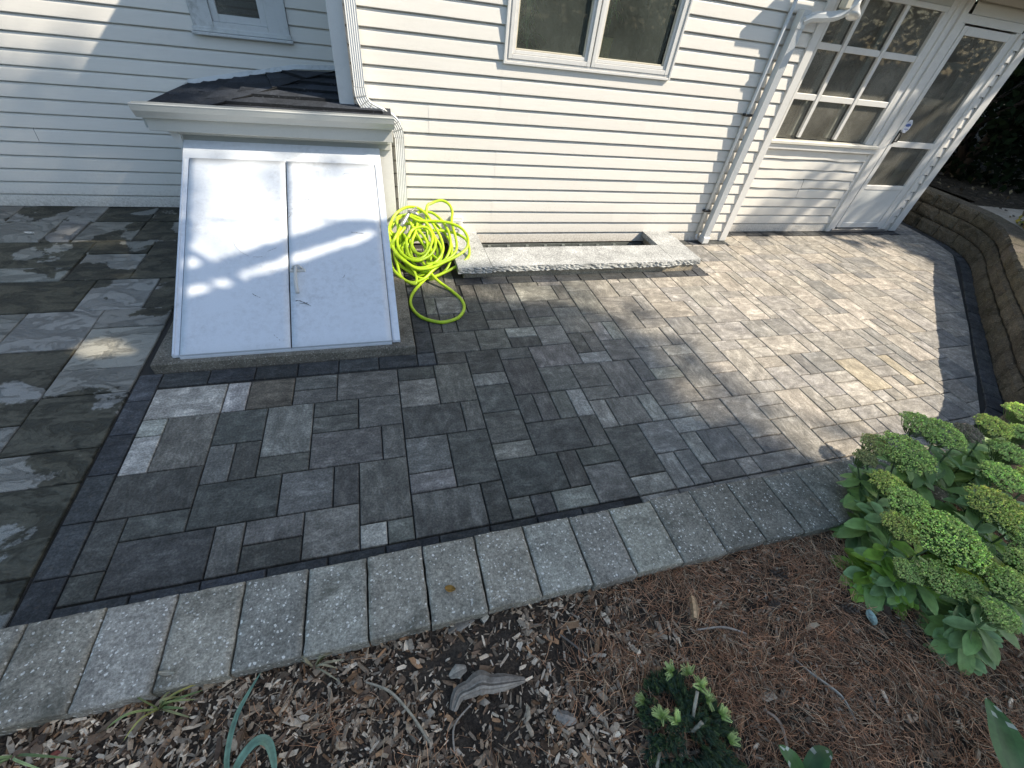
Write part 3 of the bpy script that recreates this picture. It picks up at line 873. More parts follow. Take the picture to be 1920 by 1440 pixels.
def wall(yw, runs, z_top, seed, wobble=None, z_first=0.006):
    """runs: list of (x0, x1, zlo, zhi, seams) regions of siding"""
    kk = 0
    z = z_first
    while z < z_top:
        for (x0, x1, zlo, zhi, seams) in runs:
            if z + EXP * 0.55 < zlo or z + EXP * 0.5 > zhi: continue
            cuts = [x0] + [s for (s, sz0, sz1) in seams if sz0 <= z + 0.05 <= sz1] + [x1]
            for c, (a, b) in enumerate(zip(cuts, cuts[1:])):
                kk += 1
                mb = lap(a, b + (0.0 if c == len(cuts) - 2 else -0.0035), yw - (0.0012 if c % 2 else 0), z, wob=(wobble(z) if wobble else 0), seed=seed * 100 + kk)
                mb.build('siding_board', M['siding'], house)
        z += EXP
seamR = [(0.46, .93, 1.13), (2.42, .62, .83), (2.33, .20, .40), (2.96, 1.14, 1.34)]
wall(YR, [(-0.10, 1.035, 0, 9, seamR), (1.035, 2.51, 0, 1.44, seamR), (2.51, 3.80, 0, 9, seamR)], 2.62, 1)
wall(YL, [(-6.0, -1.225, 0, 9, [(-2.62, .52, .62), (-3.4, .9, 1.1)]), (-1.225, -0.545, 0, 1.36, []), (-0.545, -0.15, 0, 9, [])], 2.62, 2)
wall(YP, [(3.88, 5.715, 0, 0.93, [(4.86, .42, .62)])], 0.93, 3, wobble=lambda z: 0.014 if 0.5 < z < 0.9 else 0.002)
wall(YP, [(5.8, 6.70, 2.20, 9, []), (6.700, 6.80, 0, 2.25, [])], 2.35, 4)

# sheathing behind the boards, so that no light passes, with holes for the windows
def sheath(name, rects, y0, y1, mat='dark'):
    mb = MB()
    for a, b, c, d in rects: mb.box(a, b, y0, y1, c, d)
    return mb.build(name, M[mat], house)
sheath('wall_core', [(-0.185, 1.10, -0.6, 2.62), (1.10, 2.405, -0.25, 1.50), (2.405, 3.86, -0.6, 2.62)], YR + .012, YR + 0.10)
sheath('wall_core', [(1.10, 2.405, -0.6, -0.25)], YR + .012, YR + 0.10)
sheath('wall_core', [(-6.0, -1.06, -0.6, 2.62), (-1.06, -0.72, -0.6, 1.50), (-0.72, -0.15, -0.6, 2.62)], YL + .012, YL + 0.10)
sheath('wall_core', [(3.87, 5.72, -0.6, 0.95), (3.87, 4.12, 0.95, 2.3), (6.70, 6.92, -0.6, 2.35)], YP + .012, YP + 0.06)
mb = MB()                                               # side wall of the projecting wing, porch end wall, backs of the rooms
mb.box(-0.185, -0.12, YR + .105, YL - 0.001, -0.6, 2.62); mb.box(-6.0, 7.0, 6.9, 7.0, -0.6, 2.6)
mb.build('rear_wall', M['dark'], house)
mb = MB(); mb.box(6.86, 6.92, YP + .065, 6.9, -0.6, 2.35); mb.box(-6.05, -6.0, YL, 6.9, -0.6, 2.6); mb.build('end_wall', M['siding'], house)
mb = MB(); mb.box(3.87, 6.86, YP + .07, 6.9, 0.02, 0.06); mb.build('porch_floor', M['pale_in'], house)
mb = MB(); mb.box(-0.12, 3.86, YR + .11, 6.9, 1.0, 1.03); mb.box(3.80, 3.86, YR + .11, 6.9, 1.03, 2.6); mb.build('inner_wall', M['pale_in'], house)

# roofs and eaves
mb = MB()
mb.box(-6.4, -0.40, 4.30, 7.2, 2.72, 2.80); mb.box(-0.40, 3.98, 3.70, 7.2, 2.72, 2.80)
mb.build('roof', M['shingle'], house)
mb = MB(); mb.box(-6.3, -0.42, 4.34, 4.72, 2.64, 2.70); mb.box(-0.38, 3.95, 3.74, 3.90, 2.64, 2.70); mb.build('soffit', M['trim'], house)
mb = MB(); mb.box(3.99, 7.20, 3.82, 7.2, 2.42, 2.48); mb.build('porch_roof', M['shingle'], house)
mb = MB(); mb.box(4.0, 7.15, 3.86, 4.155, 2.36, 2.40); mb.build('porch_soffit', M['gutter'], house)
mb = MB(); mb.box(3.99, 7.18, 3.78, 3.815, 2.33, 2.45, b=0.004); mb.build('porch_fascia', M['gutter'], house)

# corner boards and casings (y is the front face)
def board(name, x0, x1, y0, y1, z0, z1, mat='trim', b=0.002, parent=None, col=W1):
    mb = MB(); mb.box(x0, x1, y0, y1, z0, z1, col, b); return mb.build(name, M[mat], parent or house)
board('corner_board', -0.197, -0.092, YR - 0.022, YR + 0.004, 1.10, 2.62)
board('corner_board', -0.199, -0.186, YR + 0.006, YL - 0.014, 1.0, 2.62)
board('corner_board', 3.795, 3.872, YR - 0.024, YR + 0.004, 0.004, 2.62)
board('corner_board', 3.873, 3.886, YR - 0.020, YP - 0.002, 0.004, 2.62)
board('corner_board', 6.812, 6.925, YP - 0.026, YP + 0.003, 0.012, 2.35)
board('corner_board', 6.926, 6.940, YP - 0.022, 6.9, 0.012, 2.35)

# ---- casement window on the right-hand wall
def frame(mb, x0, x1, z0, z1, w, y0, y1, col=W1, b=0.002, top=True, mitre=0.0):
    mb.box(x0, x0 + w, y0, y1, z0, z1, col, b)
    mb.box(x1 - w, x1, y0, y1, z0, z1, col, b)
    mb.box(x0 + w + .0005, x1 - w - .0005, y0 + .0006, y1, z0, z0 + w, col, b)
    if top: mb.box(x0 + w + .0005, x1 - w - .0005, y0 + .0006, y1, z1 - w, z1, col, b)
win = MB()
frame(win, 1.033, 2.513, 1.452, 2.56, 0.018, YR - 0.030, YR + 0.02)
frame(win, 1.052, 2.494, 1.471, 2.54, 0.014, YR - 0.020, YR + 0.03)
wobj = win.build('window_frame', M['trim'], house)
for (a, b2, pane) in ((1.068, 1.752, 1), (1.762, 2.478, 2)):
    s = MB()
    frame(s, a, b2, 1.487, 2.525, 0.030, YR - 0.026, YR + 0.03)
    frame(s, a + .031, b2 - .031, 1.519, 2.493, 0.022, YR - 0.014, YR + 0.03)
    frame(s, a + .054, b2 - .054, 1.542, 2.47, 0.009, YR - 0.004, YR + 0.03, (0.85, 0.80, 0.66, 1))
    so = s.build('window_sash', M['trim'], house)
    g = MB(); x0, x1, z0, z1 = a + .062, b2 - .062, 1.55, 2.46
    g.face([g.vert(p) for p in ((x0, YR + .012, z0), (x1, YR + .012, z0), (x1, YR + .012, z1), (x0, YR + .012, z1))])
    g.build('pane', M['screen'], so)
board('window_sill', 1.04, 2.505, YR + 0.035, YR + 0.22, 1.50, 1.545, 'pale_in')

# ---- small old window on the left-hand wall
lw = MB()
lw.box(-1.225, -1.085, YL - 0.030, YL + 0.02, 1.375, 2.5, W1, .003); lw.box(-0.700, -0.548, YL - 0.030, YL + 0.02, 1.375, 2.5, W1, .003)
lw.box(-1.084, -0.701, YL - 0.029, YL + 0.02, 1.376, 1.44, W1, .003)
lo = lw.build('window_casing', M['grimy'], house)
lw = MB(); lw.box(-1.245, -0.530, YL - 0.062, YL + 0.01, 1.352, 1.372, W1, .004); lw.box(-1.235, -0.540, YL - 0.040, YL + 0.01, 1.374, 1.402, W1, .003); lw.build('window_sill', M['grimy'], house)
lw = MB(); frame(lw, -1.083, -0.702, 1.441, 2.4, 0.045, YL - 0.012, YL + 0.03); so = lw.build('window_sash', M['grimy'], house)
g = MB(); g.face([g.vert(p) for p in ((-1.04, YL + .01, 1.48), (-.74, YL + .01, 1.48), (-.74, YL + .01, 2.36), (-1.04, YL + .01, 2.36))]); g.build('pane', M['glass'], so)
sl = MB()
for k in range(16): sl.box(-1.05, -.73, YL + .055, YL + .075, 1.49 + k * .05, 1.525 + k * .05, (0.09, 0.10, 0.11, 1))
sl.build('shutter_slats', M['bits'], house)

# ---- porch window, three panes wide
pw = MB()
# deep mullion posts and sash bars
for x in (4.450, 4.962):
    pw.box(x - 0.022, x + 0.022, YP - 0.018, YP + 0.012, 1.055, 2.18, W1, .003); pw.box(x - 0.085, x - 0.005, YP + .05, YP + 0.09, 1.055, 2.18, (.8, .8, .76, 1), .003)
pw.box(4.118, 4.148, YP - 0.018, YP + 0.11, 1.03, 2.18, W1, .003); pw.box(5.440, 5.475, YP - 0.020, YP + 0.11, 1.03, 2.18, W1, .003)
for z in (1.412, 1.812):
    for a, b2 in ((4.149, 4.421), (4.479, 4.933), (4.991, 5.439)): pw.box(a, b2, YP - 0.012, YP + 0.03, z - 0.026, z + 0.026, W1, .003)
pw.box(4.117, 5.476, YP - 0.019, YP + 0.11, 2.181, 2.22, W1, .003)
pf = pw.build('window_frame', M['trim'], house)
for a, b2 in ((4.148, 4.422), (4.478, 4.934), (4.990, 5.440)):
    for z0, z1 in ((1.04, 1.386), (1.438, 1.786), (1.838, 2.18)):
        g = MB(); g.face([g.vert(p) for p in ((a, YP + .014, z0), (b2, YP + .014, z0), (b2, YP + .014, z1), (a, YP + .014, z1))]); g.build('pane', M['glass'], pf)
s = MB(); s.box(4.06, 5.62, YP - 0.070, YP + 0.11, 0.995, 1.028, (1, .98, .9, 1), .005); s.build('window_sill', M['trim'], house)
s = MB(); s.box(4.05, 5.64, YP - 0.050, YP + 0.0, 0.940, 0.993, W1, .004); s.build('window_apron', M['trim'], house)
board('window_casing', 3.89, 4.116, YP - 0.016, YP + 0.05, 1.029, 2.35, 'gutter')
board('window_casing', 3.89, 5.60, YP - 0.016, YP + 0.05, 2.221, 2.35, 'gutter')
# mullion casing between window and door: stepped mouldings
for k, (a, b2, yo) in enumerate(((5.476, 5.545, 0.018), (5.547, 5.600, 0.030), (5.602, 5.648, 0.016), (5.650, 5.722, 0.034), (5.724, 5.792, 0.020))):
    board('door_casing', a, b2, YP - yo, YP + 0.05, 1.029 if k < 2 else (0.012 if k > 2 else 0.2), 2.35 if k != 4 else 2.13)
board('door_casing', 5.724, 6.66, YP - 0.020, YP + 0.05, 2.131, 2.20)
for a, b2, yo in ((6.588, 6.640, 0.020), (6.642, 6.698, 0.034)): board('door_casing', a, b2, YP - yo, YP + 0.05, 0.012, 2.13)
board('door_threshold', 5.724, 6.698, YP - 0.045, YP + 0.05, 0.008, 0.045, 'steel')

# ---- storm door
DX0, DX1 = 5.800, 6.584
dm = MB()
dm.box(DX0, DX0 + .062, YP - .024, YP + .012, .062, 2.115, W1, .003); dm.box(DX1 - .062, DX1, YP - .024, YP + .012, .062, 2.115, W1, .003)
dm.box(DX0 + .0625, DX1 - .0625, YP - .0235, YP + .012, 2.045, 2.115, W1, .003)
dm.box(DX0 + .0625, DX1 - .0625, YP - .0235, YP + .012, .545, .595, W1, .003)
dm.box(DX0 + .0625, DX1 - .0625, YP - .0235, YP + .012, 1.025, 1.085, W1, .003)
dm.box(DX0 + .0625, DX1 - .0625, YP - .0165, YP + .012, .062, .544, (.92, .95, .97, 1), .003)
dm.box(DX0 + .0625, DX1 - .0625, YP - .0235, YP + .010, .062, .125, (.92, .95, .97, 1), .003)
dm.box(DX0 + .02, DX1 - .02, YP - .022, YP + .010, .046, .0615, (.15, .15, .15, 1), .001)
door = dm.build('storm_door', M['trim'], house)
for z0, z1 in ((.595, 1.025), (1.085, 2.045)):
    g = MB(); g.face([g.vert(p) for p in ((DX0 + .06, YP, z0), (DX1 - .06, YP, z0), (DX1 - .06, YP, z1), (DX0 + .06, YP, z1))]); g.build('pane', M['glass'], door)
h = MB()
h.box(DX0 + .018, DX0 + .040, YP - .034, YP - .0245, 1.06, 1.20, (.05, .05, .05, 1), .003)
h.tube([(DX0 + .03, YP - .03, 1.08), (DX0 + .03, YP - .065, 1.09), (DX0 + .03, YP - .07, 1.13), (DX0 + .03, YP - .065, 1.17), (DX0 + .03, YP - .03, 1.18)], .007, 6, (.05, .05, .05, 1))
h.build('handle', M['black'], door)
st = MB()                                              # warning sticker, eight-sided shield
cx, cz = DX0 + .135, 1.235
pts = [(cx + .055 * math.cos(a) , YP - .002, cz + .07 * math.sin(a)) for a in [math.pi / 8 + k * math.pi / 4 for k in range(8)]]
st.face([st.vert(p) for p in pts], (.72, .74, .80, 1))
pts = [(cx + .045 * math.cos(a), YP - .0026, cz + .012 + .016 * math.sin(a)) for a in [math.pi / 8 + k * math.pi / 4 for k in range(8)]]
st.face([st.vert(p) for p in pts], (.10, .16, .42, 1))
st.box(cx - .035, cx + .035, YP - .0032, YP - .0026, cz - .030, cz - .024, (.10, .16, .42, 1))
st.build('sticker', M['bits'], door)
# inner door behind the storm door
mb = MB()
mb.box(5.80, 5.93, YP + .12, YP + .16, .06, 2.12, (.55, .53, .48, 1)); mb.box(6.38, 6.60, YP + .12, YP + .16, .06, 2.12, (.55, .53, .48, 1))
mb.box(5.931, 6.379, YP + .12, YP + .16, .06, .55, (.5, .48, .44, 1))
for z in (1.47, 1.80): mb.box(5.931, 6.379, YP + .12, YP + .16, z - .03, z + .03, (.55, .53, .48, 1))
mb.build('inner_door', M['trim'], house)
# posts and rail seen through the porch glass
mb = MB()
for x in (4.75, 5.25, 5.95): mb.box(x, x + .09, 5.6, 5.7, .06, 2.3, (.30, .29, .27, 1))
mb.box(3.9, 6.8, 5.62, 5.68, 1.28, 1.33, (.33, .32, .30, 1)); mb.build('porch_posts', M['bits'], house)
mb = MB(); mb.box(3.9, 6.85, 5.80, 5.84, .06, 2.35, (.40, .37, .31, 1)); mb.build('porch_back_wall', M['bits'], house)
mb = MB(); mb.box(4.4, 4.9, 5.76, 5.799, .9, 1.9, (.10, .12, .11, 1)); mb.box(5.5, 6.1, 5.76, 5.799, .9, 1.9, (.12, .12, .10, 1)); mb.build('porch_back_window', M['bits'], house)

# ---- rainwater pipes
def rectpipe(pts, w, d, ribs=5, flip=None):
    """fluted rectangular downspout swept along pts in a plane of constant y"""
    mb = MB(); rings = []
    P = [Vector(p) for p in pts]
    prof = []
    n = ribs * 2
    for i in range(n + 1):
        u = -0.5 + i / n
        prof.append((u * w * 0.96, -d / 2 + (0.0032 if i % 2 else 0.0)))
    prof += [(w / 2, -d / 2 + .006), (w / 2, d / 2), (-w / 2, d / 2), (-w / 2, -d / 2 + .006)]
    for i, p in enumerate(P):
        t = (P[min(i + 1, len(P) - 1)] - P[max(i - 1, 0)]).normalized()
        side = Vector((-t.z, 0, t.x)) if abs(t.y) < .9 else Vector((1, 0, 0))
        if side.length < .1: side = Vector((1, 0, 0))
        side.normalize()
        if side.x < 0: side = -side
        back = side.cross(t); back.normalize()
        if back.y < 0: back = -back
        rings.append([mb.vert(p + side * a + back * b) for a, b in prof])
    m = len(prof)
    for A, B in zip(rings, rings[1:]):
        for k in range(m): mb.face((A[k], A[(k + 1) % m], B[(k + 1) % m], B[k]))
    mb.face(rings[0]); mb.face(rings[-1])
    return mb
YD = 3.872
up = rectpipe([(-.043, YD, 2.6), (-.043, YD, 1.235)], .074, .062)
dsp = up.build('downspout', M['pipe'], house)
el = [Vector((-.043, YD, 1.233))] + catmull([(-.043, YD, 1.225), (-.035, YD, 1.165), (.0, YD, 1.115), (.06, YD, 1.085), (.125, YD, 1.06), (.178, YD, 1.025), (.207, YD, .975), (.213, YD, .925)], 4)
crimp = []
for i, p in enumerate(el): crimp.append(p)
e = rectpipe([tuple(p) for p in crimp], .079, .064)
for i in range(4, len(crimp) - 3, 3):
    p = crimp[i]; t = (crimp[i + 1] - crimp[i - 1]).normalized(); s = Vector((-t.z, 0, t.x)); s = s if s.x > 0 else -s
    a = p - s * .0405; b = p + s * .0405
    for (o0, o1) in ((-.0035, .0),):
        q = [a + t * .003, b + t * .003, b - t * .003, a - t * .003]
        v0 = [e.vert((v.x, YD - .0345, v.z)) for v in q]; e.face(v0, (.55, .55, .53, 1))
e.build('downspout_elbow', M['pipe'], house)
rectpipe([(.217, YD, .93), (.213, YD, .02)], .073, .060).build('downspout', M['pipe'], house)
# right-hand pipe, with its shoe, conduit and clips
rectpipe([(3.555, YD, 1.93), (3.530, YD, .075)], .070, .066).build('downspout', M['pipe'], house)
mb = MB(); mb.box(3.488, 3.574, 3.822, 3.915, .012, .085, W1, .006); mb.build('pipe_shoe', M['pipe'], house)
rectpipe([(3.553, YD - .004, 2.02), (3.553, YD - .002, 1.90)], .078, .072).build('pipe_collar', M['pipe'], house)
mb = MB(); mb.tube([(3.435, 3.905, .10), (3.445, 3.905, 1.2), (3.455, 3.905, 2.5)], .016, 8); mb.tube([(3.435, 3.905, .10), (3.44, 3.90, .05), (3.46, 3.89, .04)], .010, 6); mb.build('conduit', M['pipe'], house)
mb = MB(); mb.box(3.40, 3.478, 3.882, 3.926, .345, .365, (.1, .1, .1, 1), .002); mb.build('pipe_clip', M['black'], house)
mb = MB(); mb.box(3.41, 3.488, 3.882, 3.926, 1.245, 1.265, (.1, .1, .1, 1), .002); mb.build('pipe_clip', M['black'], house)
# elbow from the pipe out to the porch eave
e = rectpipe([(3.556, YD, 1.94), (3.575, YD - .02, 1.975)], .074, .066); e.build('downspout_elbow', M['pipe'], house)
mb = MB()
pts = catmull([(3.565, 3.86, 1.95), (3.62, 3.84, 1.98), (3.72, 3.80, 1.995), (3.82, 3.77, 2.02), (3.90, 3.75, 2.10), (3.92, 3.735, 2.31)], 4)
mb.tube(pts, .036, 8, W1, smooth=False); mb.build('gutter_outlet', M['pipe'], house)
mb = MB(); mb.box(3.60, 4.6, 3.66, 3.775, 2.30, 2.40, W1, .01); mb.build('eave_gutter', M['pipe'], house)

# outlet cover on the wall behind the hose
mb = MB(); mb.box(.636, .752, YR - .045, YR - .002, .085, .272, W1, .004); mb.box(.652, .737, YR - .060, YR - .046, .105, .25, (.93, .93, .9, 1), .004)
ob = mb.build('outlet_box', M['trim'], house)
mb = MB()
for z in (.15, .205):
    for k in range(8):
        a = k * math.pi / 4; mb.box(.694 + .018 * math.cos(a) - .004, .694 + .018 * math.cos(a) + .004, YR - .0625, YR - .0605, z + .018 * math.sin(a) - .004, z + .018 * math.sin(a) + .004, (.08, .08, .08, 1))
mb.build('socket', M['bits'], ob)

# ================================================================ flood lights under the porch eave
fl = empty('flood_light', (3.945, 3.76, 2.115), 'white twin flood light with clear glass bulbs at the porch eave above the right downspout', 'light')
mb = MB(); mb.box(-.05, .05, -.05, .05, .10, .16, W1, .01); mb.tube([(0, 0, .11), (-.01, -.01, .05), (-.03, -.03, .0)], .014, 8); mb.build('base', M['trim'], fl)
def bulb(c, ax):
    ax = Vector(ax).normalized(); mb = MB(); c = Vector(c)
    prof = [(0, .016), (.025, .018), (.035, .022), (.06, .036), (.085, .050), (.10, .054), (.108, .048), (.112, .02)]
    mb.tube([c + ax * d for d, r in prof], [r for d, r in prof], 16)
    return mb
M['bulb'] = NT('bulb_glass'); M['bulb'].p.inputs['Transmission Weight'].default_value = 0.5; M['bulb'] = M['bulb'].done((.8, .8, .78), .08)
bulb((-.03, -.03, -.005), (-.3, -.35, -.9)).build('bulb', M['bulb'], fl)
mb = MB(); c = Vector((-.11, .0, -.01)); mb.tube([(-.03, -.02, .03), (-.08, -.01, .01)], .012, 8); mb.box(-.155, -.085, -.035, .035, -.06, .01, (.8, .77, .66, 1), .01); mb.build('sensor', M['trim'], fl)

# ================================================================ cellar bulkhead
bk = empty('cellar_bulkhead', (-0.6, 3.4, 0), 'sloping white steel cellar doors under a small hipped shingle roof with gutter', 'cellar doors')
def bko(mb, name, mat, parent=None, **kw):
    return mb.build(name, M[mat], parent or bk, loc=(0.6, -3.4, 0) if parent is None else None, **kw)
SL = (0.85 - 0.08) / (3.73 - 2.33)
def sz(y): return 0.08 + SL * (y - 2.33)
mb = MB(); r = random.Random(5)
poly = []
def seg(a, b, n):
    for i in range(n):
        t = i / n; poly.append((a[0] + (b[0] - a[0]) * t + r.uniform(-.002, .002), a[1] + (b[1] - a[1]) * t + r.uniform(-.003, .003)))
seg((-1.352, 2.285), (.147, 2.283), 30); seg((.147, 2.283), (.147, 3.93), 16); seg((.147, 3.93), (-1.352, 3.93), 4); seg((-1.352, 3.93), (-1.352, 2.285), 16)
mb.extrude(poly, -.05, .062, .006)
bko(mb, 'concrete_slab', 'slab')
mb = MB(); mb.box(-1.352, -1.16, 3.931, 4.76, -.05, .060); bko(mb, 'concrete_slab', 'slab')
XL0, XL1 = -1.245, 0.055
def slope_prism(mb, x0, x1, ya, yb, off0, off1, col=W1):
    """bar lying along the slope between ya and yb, from off0 to off1 above it"""
    v = [mb.vert((x, y, sz(y) + o)) for x in (x0, x1) for y in (ya, yb) for o in (off0, off1)]
    for q in ((0, 1, 3, 2), (4, 6, 7, 5), (0, 4, 5, 1), (2, 3, 7, 6), (1, 5, 7, 3), (0, 2, 6, 4)): mb.face([v[i] for i in q], col)
# side cheeks of folded steel
for x0, x1 in ((XL0 + .002, XL0 + .010), (XL1 - .010, XL1 - .002)):
    mb = MB(); a = [(2.335, .06), (3.735, .06), (3.735, sz(3.735) - .012), (2.335, sz(2.335) - .012)]
    v0 = [mb.vert((x0, y, z)) for y, z in a]; v1 = [mb.vert((x1, y, z)) for y, z in a]
    mb.face(v0[::-1]); mb.face(v1)
    for i in range(4): mb.face((v0[i], v0[(i + 1) % 4], v1[(i + 1) % 4], v1[i]))
    bko(mb, 'side_panel', 'metal')
for x0, x1, c in ((XL0, XL0 + .038, 1.05), (XL1 - .050, XL1, 1.08)):
    mb = MB(); slope_prism(mb, x0, x1, 2.33, 3.60, -.012, .006, (c, c, c, 1)); slope_prism(mb, x0 + .006, x0 + .014, 2.33, 3.60, .0065, .013); bko(mb, 'side_rail', 'metal')
mb = MB(); slope_prism(mb, XL0, XL1, 3.602, 3.745, -.012, .005); bko(mb, 'header_flashing', 'metal')
mb = MB(); mb.box(XL0 + .04, XL1 - .055, 2.318, 2.334, .062, .078); bko(mb, 'front_sill', 'metal')
for k, (x0, x1) in enumerate(((-1.200, -0.608), (-0.600, 0.002))):
    mb = MB(); n = 14; m = 22
    ids = []
    for j in range(m + 1):
        y = 2.322 + (3.596 - 2.322) * j / m; row = []
        for i in range(n + 1):
            x = x0 + (x1 - x0) * i / n
            bow = .0035 * noise.noise(Vector((x * 2.4, y * 2.2, k))) * math.sin(math.pi * i / n) * math.sin(math.pi * j / m)
            row.append(mb.vert((x, y, sz(y) + .016 + bow)))
        ids.append(row)
    for j in range(m):
        for i in range(n): mb.face((ids[j][i], ids[j][i + 1], ids[j + 1][i + 1], ids[j + 1][i]), smooth=True)
    ring = ids[0][:] + [ids[j][n] for j in range(1, m + 1)] + ids[m][-2::-1] + [ids[j][0] for j in range(m - 1, 0, -1)]
    low = [mb.vert((mb.v[i][0], mb.v[i][1], mb.v[i][2] - .020)) for i in ring]
    for i in range(len(ring)): mb.face((ring[(i + 1) % len(ring)], ring[i], low[i], low[(i + 1) % len(ring)]), (.7, .7, .7, 1))
    dl = bko(mb, 'door_leaf', 'metal')
    if k == 1:
        mb = MB(); c = (.86, .86, .84, 1)
        yy = 2.735; zz = sz(yy) + .018
        mb.tube([(-.585, yy + .075, sz(yy + .075) + .02), (-.578, yy + .085, sz(yy + .08) + .034), (-.545, yy + .085, sz(yy + .085) + .036), (-.520, yy + .075, sz(yy + .075) + .02)], .006, 6, c)
        mb.box(-.60, -.505, yy + .055, yy + .095, sz(yy + .05) + .017, sz(yy + .06) + .026, c, .002)
        mb.tube(catmull([(-.560, yy + .08, sz(yy + .08) + .03), (-.562, yy + .02, sz(yy) + .055), (-.560, yy - .05, sz(yy - .05) + .055), (-.552, yy - .11, sz(yy - .11) + .05)], 4), [.010] * 6 + [.012] * 7, 8, c)
        mb.build('handle', M['trim'], dl)
# scratches rubbed into the paint, thin and slightly proud
mb = MB(); r = random.Random(11)
def scratch(x, y, ln, an, w=.0016, curve=0.0, col=(.13, .13, .13, 1), wob=0.0):
    a = an; px, py = x, y; pts = []
    for i in range(9):
        pts.append((px, py)); px += math.cos(a) * ln / 8; py += math.sin(a) * ln / 8; a += curve / 8 + r.uniform(-wob, wob)
    for i in range(8):
        if r.random() < 0.18: continue
        (ax, ay), (bx2, by) = pts[i], pts[i + 1]; d = Vector((bx2 - ax, by - ay)).normalized(); nn = Vector((-d.y, d.x)) * w * r.uniform(.3, 1)
        mb.face([mb.vert((q[0], q[1], sz(q[1]) + .0212)) for q in ((ax + nn.x, ay + nn.y), (ax - nn.x, ay - nn.y), (bx2 - nn.x, by - nn.y), (bx2 + nn.x, by + nn.y))], col)
scratch(-.50, 3.30, .06, 0.0, .0014, -.2); scratch(-.60, 3.16, .05, .9, .0014, .2); scratch(-.82, 2.66, .055, -.8, .0022, .1, wob=.2); scratch(-.20, 3.06, .09, -.12, .0016)
scratch(-.57, 2.60, .10, .25, .0028, .3, wob=.5); scratch(-.55, 2.58, .07, .3, .002, wob=.5); scratch(-.86, 3.00, .10, 1.25, .0009, -.9, (.25, .25, .25, 1)); scratch(-.93, 3.0, .22, -1.2, .0011, 1.5, (.30, .30, .30, 1)); scratch(-.73, 2.93, .06, .4, .001)
scratch(-.68, 3.02, .05, .25, .001); scratch(-.70, 2.40, .05, -.9, .002, wob=.3); scratch(-.28, 2.74, .03, .3, .002, wob=.4); scratch(-.22, 3.50, .05, .8, .0008, -1.6)
bko(mb, 'scratch_marks', 'bits')
# boxed head of the bulkhead: fascia, soffit, cheek boards
board2 = lambda name, x0, x1, y0, y1, z0, z1, mat='gutter', col=W1: (lambda m: (m.box(x0, x1, y0, y1, z0, z1, col, .003), bko(m, name, mat)))(MB())
board2('frieze_board', XL0 - .01, XL1 + .09, 3.775, 3.80, .845, .905, 'gutter')
board2('gap_shade', XL0 + .01, XL1, 3.747, 3.774, .842, .852, 'black')  # dark gap over the header flashing, its shade put in as a black strip
board2('frieze_moulding', XL0 - .015, XL1 + .09, 3.725, 3.80, .900, .932)
board2('soffit', -1.345, .150, 3.665, 3.80, .937, .950)
board2('fascia_board', -1.385, .158, 3.640, 3.663, .935, 1.035)
board2('side_wall', XL0 - .012, XL0 + .012, 3.802, 4.755, .062, .99, 'trim')
board2('side_soffit', -1.39, XL0 - .014, 3.806, 4.755, .945, .962)
board2('side_fascia', -1.405, -1.39, 3.660, 4.755, .948, 1.03)
board2('corner_post', -.012, .150, 3.802, 3.905, .062, .93, 'trim')
mb = MB(); v = [mb.vert(p) for p in ((XL0 - .075, 3.730, .94), (XL0 - .004, 3.730, .94), (XL0 - .004, 3.730, .83), (XL0 - .020, 3.730, .775), (XL0 - .075, 3.750, .94), (XL0 - .004, 3.750, .94), (XL0 - .004, 3.750, .83), (XL0 - .020, 3.750, .775))]
mb.face((v[3], v[2], v[1], v[0])); mb.face(v[4:])
for i in range(4): mb.face((v[i], v[(i + 1) % 4], v[4 + (i + 1) % 4], v[4 + i]))
bko(mb, 'cheek_bracket', 'trim')
# K-style gutter
prof = [(3.636, 1.10), (3.636, 1.022), (3.600, 1.018), (3.590, 1.035), (3.568, 1.062), (3.560, 1.092), (3.556, 1.100), (3.566, 1.104), (3.570, 1.092), (3.580, 1.060), (3.598, 1.034), (3.628, 1.030), (3.628, 1.10)]
mb = MB(); xs_ = [-1.412 + 1.584 * i / 8 for i in range(9)]
rows = [[mb.vert((x, y, z + .010 * (i / 8))) for y, z in prof] for i, x in enumerate(xs_)]
for A, B in zip(rows, rows[1:]):
    for j in range(len(prof) - 1): mb.face((A[j], B[j], B[j + 1], A[j + 1]))
for row in (rows[0], rows[-1]): mb.face([row[i] for i in (0, 1, 2, 3, 4, 5)])
bko(mb, 'gutter', 'gutter')
# hipped roof in shingle courses
EA = 3.600
A_, B_, C_ = Vector((-1.412, EA + .02, 1.045)), Vector((-1.075, EA + .02, 1.055)), Vector((.165, EA + .02, 1.062))
D_ = Vector((-.205, 4.60, 1.205)); E_ = Vector((-1.395, 4.765, 1.0)); F_ = Vector((-.56, 4.765, 1.165)); G_ = Vector((-.205, 4.765, 1.185)); C2 = Vector((-.19, 3.92, 1.10))
def roofpoly(pts, name='roof_plane'):
    mb = MB(); v = [mb.vert(p) for p in pts]; w = [mb.vert(Vector(p) - Vector((0, 0, .02))) for p in pts]; n = len(pts)
    mb.face(v, smooth=False); mb.face(w[::-1])
    for i in range(n): mb.face((v[(i + 1) % n], v[i], w[i], w[(i + 1) % n]))
    return mb
bko(roofpoly([A_, B_, D_, F_, E_]), 'roof_deck', 'shingle'); bko(roofpoly([B_, C_, Vector((.165, 3.90, 1.105)), C2, D_]), 'roof_deck', 'shingle')
r = random.Random(9)
